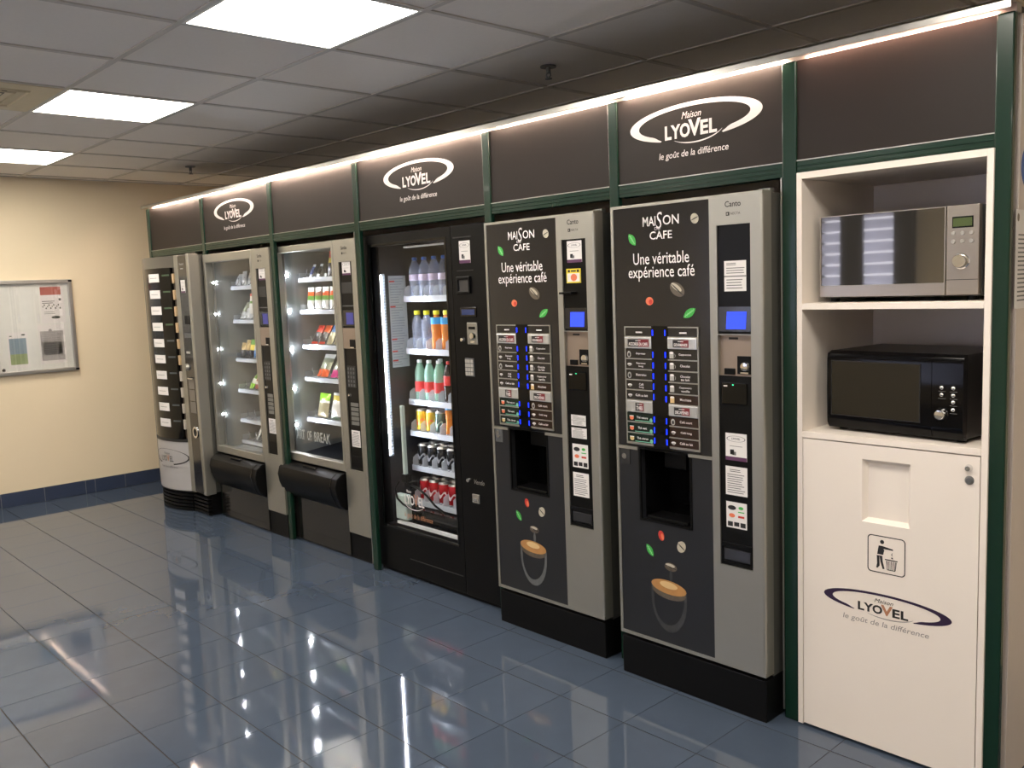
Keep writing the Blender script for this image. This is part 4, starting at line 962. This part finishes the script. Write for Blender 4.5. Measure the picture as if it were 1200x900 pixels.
for q in range(4): pouch((P2[q], 2.12, T2[1]+.003), .074, .132, .035, [wh, gr, og if q != 1 else foil('brick', (170, 110, 90))], 'white packet with green and %s top, %s on the lettered machine second tray' % ('orange' if q != 1 else 'brick red', ps[q]), g2, .08, 0, [(.45, 0), (.62, 1), (.8, 2), (1.1, 0)])
for q, (c, n_) in enumerate([(rd_, 'red'), (og, 'orange-red'), (bl, 'blue'), (bl, 'pale blue')]): pouch((P2[q]+.012, 2.12, T2[2]+.003), .072, .128, .03, [dk if q < 2 else bw, c, rd_], '%s-topped slanted packet, %s on the third tray of the lettered machine' % (n_, ps[q]), g2, .55, 0, [(.15, 2 if q < 2 else 0), (.62, 0), (1.1, 1)])
pouch((-1.060, 2.11, T2[3]+.003), .125, .150, .035, [og, gg, wh], 'grey-green packet with a bright orange foot on the fourth tray of the lettered machine', g2, .5, 0, [(.32, 0), (.85, 1), (1.1, 2)])
pouch((-.915, 2.11, T2[3]+.003), .110, .150, .035, [pk, gg], 'grey-green packet with a pink foot on the fourth tray of the lettered machine', g2, .5, 0, [(.35, 0), (1.1, 1)])
pouch((-1.085, 2.11, T2[4]+.003), .125, .150, .04, [bw, wh, lg], 'lime-topped packet on the bottom tray of the lettered machine', g2, .22, 0, [(.6, 0), (.68, 1), (1.1, 2)])
pouch((-.930, 2.11, T2[4]+.003), .130, .160, .045, [wh, ye_, dg], 'white packet with a yellow top on the bottom tray of the lettered machine', g2, .22, 0, [(.12, 2), (.75, 0), (.9, 1), (1.1, 0)])

# ------------------------------------------------------------------ curved carousel machine
cv = thing('carousel_machine', (-2.93, 1.80, 0), 'narrow black and silver carousel machine with a curved front, next to the beige wall', 'vending machine')
cxm, hc, sg = -2.6575, .2725, .075; Rr = (hc*hc+sg*sg)/(2*sg); ycm = 1.80-sg+Rr
def ay(x, o=0.0): return ycm-math.sqrt((Rr+o)**2-(x-cxm)**2)
def arc_shell(z0, z1, o0, o1, xa=-2.93, xb=-2.385, n=16):
    mb = MB(); xs = [xa+(xb-xa)*k/n for k in range(n+1)]
    vs = [(x, ay(x, o1), z0) for x in xs]+[(x, ay(x, o1), z1) for x in xs]+[(x, ay(x, o0), z0) for x in xs]+[(x, ay(x, o0), z1) for x in xs]; N1 = n+1
    fs = []
    for k in range(n): fs += [(k, k+1, N1+k+1, N1+k), (2*N1+k+1, 2*N1+k, 3*N1+k, 3*N1+k+1), (N1+k, N1+k+1, 3*N1+k+1, 3*N1+k), (k+1, k, 2*N1+k, 2*N1+k+1)]
    fs += [(0, N1, 3*N1, 2*N1), (n, 2*N1+n, 3*N1+n, N1+n)]
    return mb.add(vs, fs)
MB().box(-2.935, -2.15, 1.87, 2.60, .16, 1.800).build('body', m_silvd, cv, bevel=.003)
MB().box(-2.327, -2.150, 1.802, 1.87, .158, 1.802).build('column', mat('column_silver_dark', (116, 114, 112), .35, metal=.4), cv, bevel=.003)
MB().box(-2.90, -2.17, 1.84, 2.55, 0, .16).build('plinth', m_black, cv)
for q in range(5): s_ = arc_shell(.008+.026*q, .024+.026*q, -.03, -.008, -2.90, -2.40); s_.box(-2.40, -2.165, 1.810, 1.84, .008+.026*q, .024+.026*q); s_.build('base_louvre', m_black, cv)
arc_shell(.150, .500, -.05, 0).build('lower_panel', mat('pale_panel', (168, 166, 166), .35, var=.02), cv, smooth=30)
arc_shell(.500, .518, -.05, .004).build('panel_rim', m_dark, cv, smooth=30)
arc_shell(.138, .150, -.05, -.004).build('panel_rim', m_black, cv, smooth=30)
arc_shell(.520, 1.722, -.02, 0, -2.905, -2.425).build('curved_window', m_blackg, cv, smooth=30)
arc_shell(1.722, 1.800, -.05, .002).build('top_band', mat('smoke_brown', (92, 88, 80), .3), cv, smooth=30)
MB().box(-2.935, -2.905, 1.790, 1.87, .150, 1.80).build('side_strip', m_silvd, cv, bevel=.002)
MB().box(-2.392, -2.327, 1.795, 1.87, .150, 1.803).build('silver_strip', m_silver, cv, bevel=.004)
MB().box(-2.187, -2.146, 1.792, 1.87, .150, 1.806).build('silver_strip', m_silver, cv, bevel=.006)
MB().box(-2.327, -2.187, 1.797, 1.805, .160, 1.795).build('column_glass', m_graph, cv)
bxw = MB().box(-2.425, -2.395, 1.80, 1.87, .53, 1.715).build('product_slot', mat('slot_lining', (70, 60, 50), .6), cv)
for q in range(10):
    z = 1.655-.1135*q
    a, b = -2.665, -2.525; n = 5; mb = MB(); xs = [a+(b-a)*k/n for k in range(n+1)]
    def patch(mb, xs, z0, z1, o): 
        vs = [(x, ay(x, o), z0) for x in xs]+[(x, ay(x, o), z1) for x in xs]; m_ = len(xs)
        return mb.add(vs, [(k, k+1, m_+k+1, m_+k) for k in range(m_-1)])
    pc = patch(mb, xs, z-.029, z+.029, .0018).build('price_card', m_paper, cv, fix=False)
    mb = MB(); patch(mb, [-2.64, -2.60, -2.55], z-.002, z+.001, .0024); mb.build('print', m_ink, pc, fix=False)
    xs = [-2.495, -2.46, -2.43]; mb = MB(); patch(mb, xs, z+.010, z+.022, .0018).build('display_tag', mat('tag_green', (66, 86, 60), .5) if q < 4 else mat('tag_grey', (70, 76, 76), .5), cv, fix=False)
    pp = MB().box(-2.421, -2.397, 1.786, 1.803, z-.042, z+.026).build('food_pack', mat('food_tan', (206, 176, 136), .5, var=.3, scale=60) if q < 6 else mat('food_pale', (190, 182, 168), .5, var=.2, scale=60), None, bevel=.004, loc=(-2.409, 1.795, z-.042))
    tag(pp, ('pale' if q >= 6 else 'tan')+' food pack behind the curved window, '+['topmost', 'second', 'third', 'fourth', 'fifth', 'sixth', 'seventh', 'eighth', 'ninth', 'lowest'][q]+' from the top', 'food pack', 'food packs in the carousel machine')
yk = 1.797
label_sheet('sticker', -2.300, -2.232, 1.545, 1.632, yk, cv, 'brand')
mb = MB(); addtxt(mb, 'Festival', -2.30, -2.235, 1.732, 1.748, yk-.0005, 0); rect(mb, -2.29, -2.245, 1.705, 1.712, yk-.0005, 0); mb.build('badge', m_keyw, cv, fix=False)
MB().box(-2.275, -2.20, yk-.004, yk, 1.33, 1.39).build('card_reader', m_black, cv, bevel=.002)
MB().box(-2.30, -2.195, yk-.003, yk, 1.24, 1.27).build('display', m_mid, cv)
MB().box(-2.29, -2.235, yk-.003, yk, 1.13, 1.145).build('coin_slot', m_keyw, cv)
MB().lathe([(0, .022), (.020, .018), (.026, 0), (0, 0)], (-2.300, yk, 1.035), 18, 0, '-y').build('coin_knob', m_silver, cv, smooth=50)
MB().box(-2.275, -2.205, yk-.018, yk, .955, .965).build('lever', m_chrome, cv, bevel=.002)
for q in range(3): MB().box(-2.292, -2.203, yk-.003, yk, .72+.083*q, .797+.083*q).build('info_card', mat('card_brown_grey', (112, 106, 98), .4), cv)
MB().lathe([(.040, 0), (.040, .006), (.027, .006), (.027, 0)], (-2.245, yk, .585), 24, 0, '-y').build('lock_ring', m_chrome, cv, smooth=50)
MB().lathe([(0, .003), (.027, .003), (.027, 0)], (-2.245, yk, .585), 24, 0, '-y').build('lock_cup', m_black, cv)
# logo on the curved panel
mb = MB()
def cpt(a, b, o=.0016): return (a, ay(a, o), b)
n = 30; vs = []; fs = []
for k in range(n+1):
    t_ = math.radians(-70)+math.radians(310)*k/n; wq = .006+.020*abs(2*k/n-1)**2
    ex, ez = -2.60+.215*math.cos(t_), .385+.058*math.sin(t_); fx_, fz_ = -2.60+(.215-wq)*math.cos(t_), .385+(.058-wq*.3)*math.sin(t_)
    vs += [cpt(ex, ez), cpt(fx_, fz_)]
mb.add(vs, [(2*k, 2*k+2, 2*k+3, 2*k+1) for k in range(n)], 0)
def ctxt(s, a0, a1, b0, b1, mi, **kw):
    v_, f_, _ = txt(s, kw.get('bold', 0), kw.get('shear', 0)); mb.add([cpt(a0+(a1-a0)*x, b0+(b1-b0)*y) for x, y in v_], f_, mi)
ctxt('LYO', -2.69, -2.61, .352, .392, 1, bold=.02); ctxt('V', -2.61, -2.575, .352, .400, 2, bold=.02); ctxt('EL', -2.572, -2.53, .352, .392, 1, bold=.02)
ctxt('Maison', -2.65, -2.57, .402, .418, 1, shear=.3); ctxt('le goût de la différence', -2.70, -2.49, .302, .322, 3, bold=.004)
mb.build('panel_logo', [m_inkd, m_mid, m_cop, m_ink], cv, fix=False)
MB().tube([(-2.935, 1.86, .89), (-2.965, 1.85, .885), (-2.962, 1.85, .85), (-2.94, 1.85, .83), (-2.95, 1.85, .80), (-2.94, 1.86, .78)], .006, 6).build('side_cable', m_black, cv, smooth=60)

# ------------------------------------------------------------------ white cabinet
Yc = 1.888
cb_ = thing('microwave_cabinet', (2.236, Yc, 0), 'tall white cabinet with two open bays and a waste door, at the right end', 'cabinet')
A, B = 2.237, 2.817; D = 2.39
MB().box(A, A+.018, Yc, D+.018, .006, 1.828).build('side_panel', m_panelw, cb_, bevel=.0008, seg=1)
MB().box(B-.018, B, Yc, D+.018, .006, 1.828).build('side_panel', m_panelw, cb_, bevel=.0008, seg=1)
MB().box(A+.018, B-.018, Yc, D+.018, 1.808, 1.828).build('top_panel', m_panelw, cb_)
MB().box(A+.018, B-.018, D, D+.018, .02, 1.808).build('back_panel', m_panelw, cb_)
MB().box(A+.018, B-.018, Yc, D, 1.397, 1.417).build('shelf', m_panelw, cb_, bevel=.0008, seg=1)
MB().box(A+.018, B-.018, Yc, D, .984, 1.004).build('shelf', m_panelw, cb_, bevel=.0008, seg=1)
da, db, dz0, dz1 = A+.0205, B-.0205, .012, .9805
dr = MB(); hx0, hx1, hz0, hz1 = 2.455, 2.603, .739, .936
for a, b, c_, d_ in ((da, hx0, dz0, dz1), (hx1, db, dz0, dz1), (hx0, hx1, dz0, hz0), (hx0, hx1, hz1, dz1)): dr.box(a, b, Yc+.001, Yc+.020, c_, d_)
door = dr.build('door', m_panelw, cb_)
pk_ = MB(); e = .012
pk_.add([(hx0, Yc+.001, hz0), (hx1, Yc+.001, hz0), (hx1, Yc+.001, hz1), (hx0, Yc+.001, hz1), (hx0+e, Yc+.019, hz0+e), (hx1-e, Yc+.019, hz0+e), (hx1-e, Yc+.019, hz1-e), (hx0+e, Yc+.019, hz1-e)],
        [(4, 5, 6, 7), (0, 1, 5, 4), (1, 2, 6, 5), (2, 3, 7, 6), (3, 0, 4, 7)])
pk_.build('waste_flap', m_panelw, door, fix=False)
MB().lathe([(0, .012), (.007, .012), (.010, .003), (.011, 0), (0, 0)], (2.767, Yc+.001, .946), 18, 0, '-y').build('lock', m_chrome, door, smooth=50)
MB().lathe([(0, .008), (.008, .008), (.012, .003), (.013, 0), (0, 0)], (2.769, Yc+.001, .911), 18, 0, '-y').build('lock', m_mid, door, smooth=50)
yl = Yc+.0004
logo('door_logo', 2.529, .482, .398, yl, door, [m_purpd, m_inkd, m_cop, mat('tagline_grey', (150, 144, 140), .5)], hr=.092, thin=.24, tg=1.28)
# litter pictogram
mb = MB(); px0, px1, pz0, pz1 = 2.474, 2.591, .585, .703
def rr(a0, a1, b0, b1, r, n=5):
    out = []
    for (cx, cz, s) in ((a1-r, b1-r, 0), (a0+r, b1-r, 1), (a0+r, b0+r, 2), (a1-r, b0+r, 3)):
        for k in range(n+1): a = PI/2*(s+k/n); out.append((cx+r*math.cos(a), cz+r*math.sin(a)))
    return out
o_, i__ = rr(px0, px1, pz0, pz1, .012), rr(px0+.0030, px1-.0030, pz0+.0030, pz1-.0030, .010); n = len(o_)
mb.add([(a, yl, b) for a, b in o_+i__], [(k, (k+1) % n, n+(k+1) % n, n+k) for k in range(n)])
def pg(pts): flat(mb, [(px0+a*(px1-px0), pz0+b*(pz1-pz0)) for a, b in pts], yl, 0)
pg(ell_ := [(.39+.055*math.cos(a*PI/8), .84+.055*math.sin(a*PI/8)) for a in range(16)])
pg([(.26, .50), (.42, .50), (.45, .62), (.43, .66), (.68, .655), (.68, .69), (.40, .735), (.30, .735)])
pg([(.25, .47), (.32, .47), (.33, .20), (.28, .13), (.235, .13), (.26, .25)]); pg([(.32, .47), (.40, .47), (.41, .33), (.46, .13), (.41, .12), (.35, .30)])
pg([(.64, .52), (.67, .50), (.655, .545), (.67, .60), (.635, .56)]); pg([(.625, .46), (.655, .43), (.69, .44), (.66, .48)])
pg([(.47, .375), (.80, .375), (.80, .405), (.47, .405)])
for k in range(5): a = .51+.055*k; pg([(a+.02*(2-k)*.3, .13), (a+.018+.02*(2-k)*.3, .13), (a+.024, .36), (a, .36)])
pg([(.53, .115), (.74, .115), (.74, .135), (.53, .135)])
pg([(.50, .36), (.515, .36), (.545, .13), (.53, .13)]); pg([(.765, .36), (.78, .36), (.75, .13), (.735, .13)])
mb.build('litter_pictogram', m_inkd, door, fix=False)

# ------------------------------------------------------------------ microwaves
m_steel = mat('brushed_steel', (168, 160, 150), .28, metal=.85, var=.05, stretch=(1, 30, 30)); m_mirror = mat('mirror_glass', (120, 116, 110), .03, metal=.85, var=.03)
Ym = 1.952
mw = thing('microwave', (2.282, Ym, 1.417), 'stainless steel microwave with a mirrored door, in the upper bay of the white cabinet', 'microwave')
MB().box(2.290, 2.764, Ym+.02, Ym+.34, 1.430, 1.688).build('casing', m_dark, mw, bevel=.004)
md = MB().ring(2.282, 2.670, 1.434, 1.688, .004, .004, .036, .003, Ym, Ym+.022).build('door', m_steel, mw, bevel=.001)
MB().box(2.286, 2.666, Ym+.001, Ym+.016, 1.470, 1.685).build('door_mirror', m_mirror, md)
cp = MB().box(2.6725, 2.761, Ym-.001, Ym+.022, 1.434, 1.688).build('control_panel', m_steel, mw, bevel=.002)
MB().box(2.673, 2.7605, Ym-.0016, Ym, 1.4765, 1.4782).build('panel_seam', m_dark, cp)
MB().box(2.688, 2.745, Ym-.003, Ym, 1.624, 1.656).build('display_bezel', m_black, cp, bevel=.001); MB().box(2.691, 2.742, Ym-.0036, Ym-.002, 1.628, 1.652).build('display', m_lcd, cp)
for r in range(2):
    for c in range(3): MB().lathe([(0, .004), (.005, .004), (.006, .002), (.006, 0), (0, 0)], (2.692+.0245*c, Ym-.001, 1.609-.023*r), 16, 0, '-y').build('button', m_keyw, cp, smooth=40)
MB().lathe([(0, .022), (.017, .022), (.019, .019), (.020, .002), (.023, 0), (0, 0)], (2.714, Ym-.001, 1.530), 28, 0, '-y').build('dial', m_chrome, cp, smooth=35)
for (x, y) in ((2.31, Ym+.05), (2.73, Ym+.05), (2.31, Ym+.3), (2.73, Ym+.3)): MB().cyl((x, y, 1.417), .014, .014, n=14).build('foot', m_black, mw)
# lower microwave, turned slightly
Yn = 1.945
m2_ = thing('microwave', (2.52, Yn, 1.004), 'black microwave with chrome buttons and dial, in the lower bay of the white cabinet', 'microwave')
mg = mat('microwave_gloss_black', (8, 7, 8), .10, var=.1, spec=.2)
prof = [(Yn+.022, 1.012), (Yn+.008, 1.014), (Yn-.002, 1.030), (Yn-.004, 1.05), (Yn-.005, 1.14), (Yn-.004, 1.236), (Yn+.0, 1.254), (Yn+.022, 1.262)]
MB().box(2.305, 2.735, Yn+.022, Yn+.32, 1.014, 1.262).build('casing', mat('microwave_casing', (30, 28, 28), .35, var=.1), m2_, bevel=.004)
fd = MB().prism(list(reversed(prof)), 2.303, 2.645, 0, 'yz').build('door', mg, m2_, smooth=40)
MB().ring(2.318, 2.612, 1.056, 1.232, .0025, .0025, .0025, .0025, Yn-.0062, Yn).build('window_rim', mat('rim_black', (24, 22, 22), .4), fd)
MB().box(2.3205, 2.6095, Yn-.0058, Yn-.001, 1.0585, 1.2295).build('door_window', m_dglass, fd)
fc = MB().prism(list(reversed(prof)), 2.6465, 2.737, 0, 'yz').build('control_panel', mg, m2_, smooth=40)
for (x, z) in ((2.677, 1.167), (2.711, 1.167), (2.677, 1.146), (2.711, 1.146), (2.711, 1.126), (2.711, 1.104)):
    MB().lathe([(0, .006), (.004, .0055), (.006, .003), (.0065, 0), (0, 0)], (x, Yn-.006, z), 14, 0, '-y').build('button', m_chrome, fc, smooth=60)
    mb = MB(); rect(mb, x-.010, x+.011, z-.0115, z-.0105, Yn-.0068, 0); mb.build('button_caption', m_ink, fc, fix=False)
MB().lathe([(0, .020), (.013, .019), (.016, .014), (.017, .003), (.0185, 0), (0, 0)], (2.677, Yn-.005, 1.088), 26, 0, '-y').build('dial', m_chrome, fc, smooth=50)
for (x, y) in ((2.33, Yn+.05), (2.71, Yn+.05), (2.33, Yn+.28), (2.71, Yn+.28)): MB().cyl((x, y, 1.004), .014, .012, n=14).build('foot', m_black, m2_)
m2_.rotation_euler = (0, 0, math.radians(-5.0))
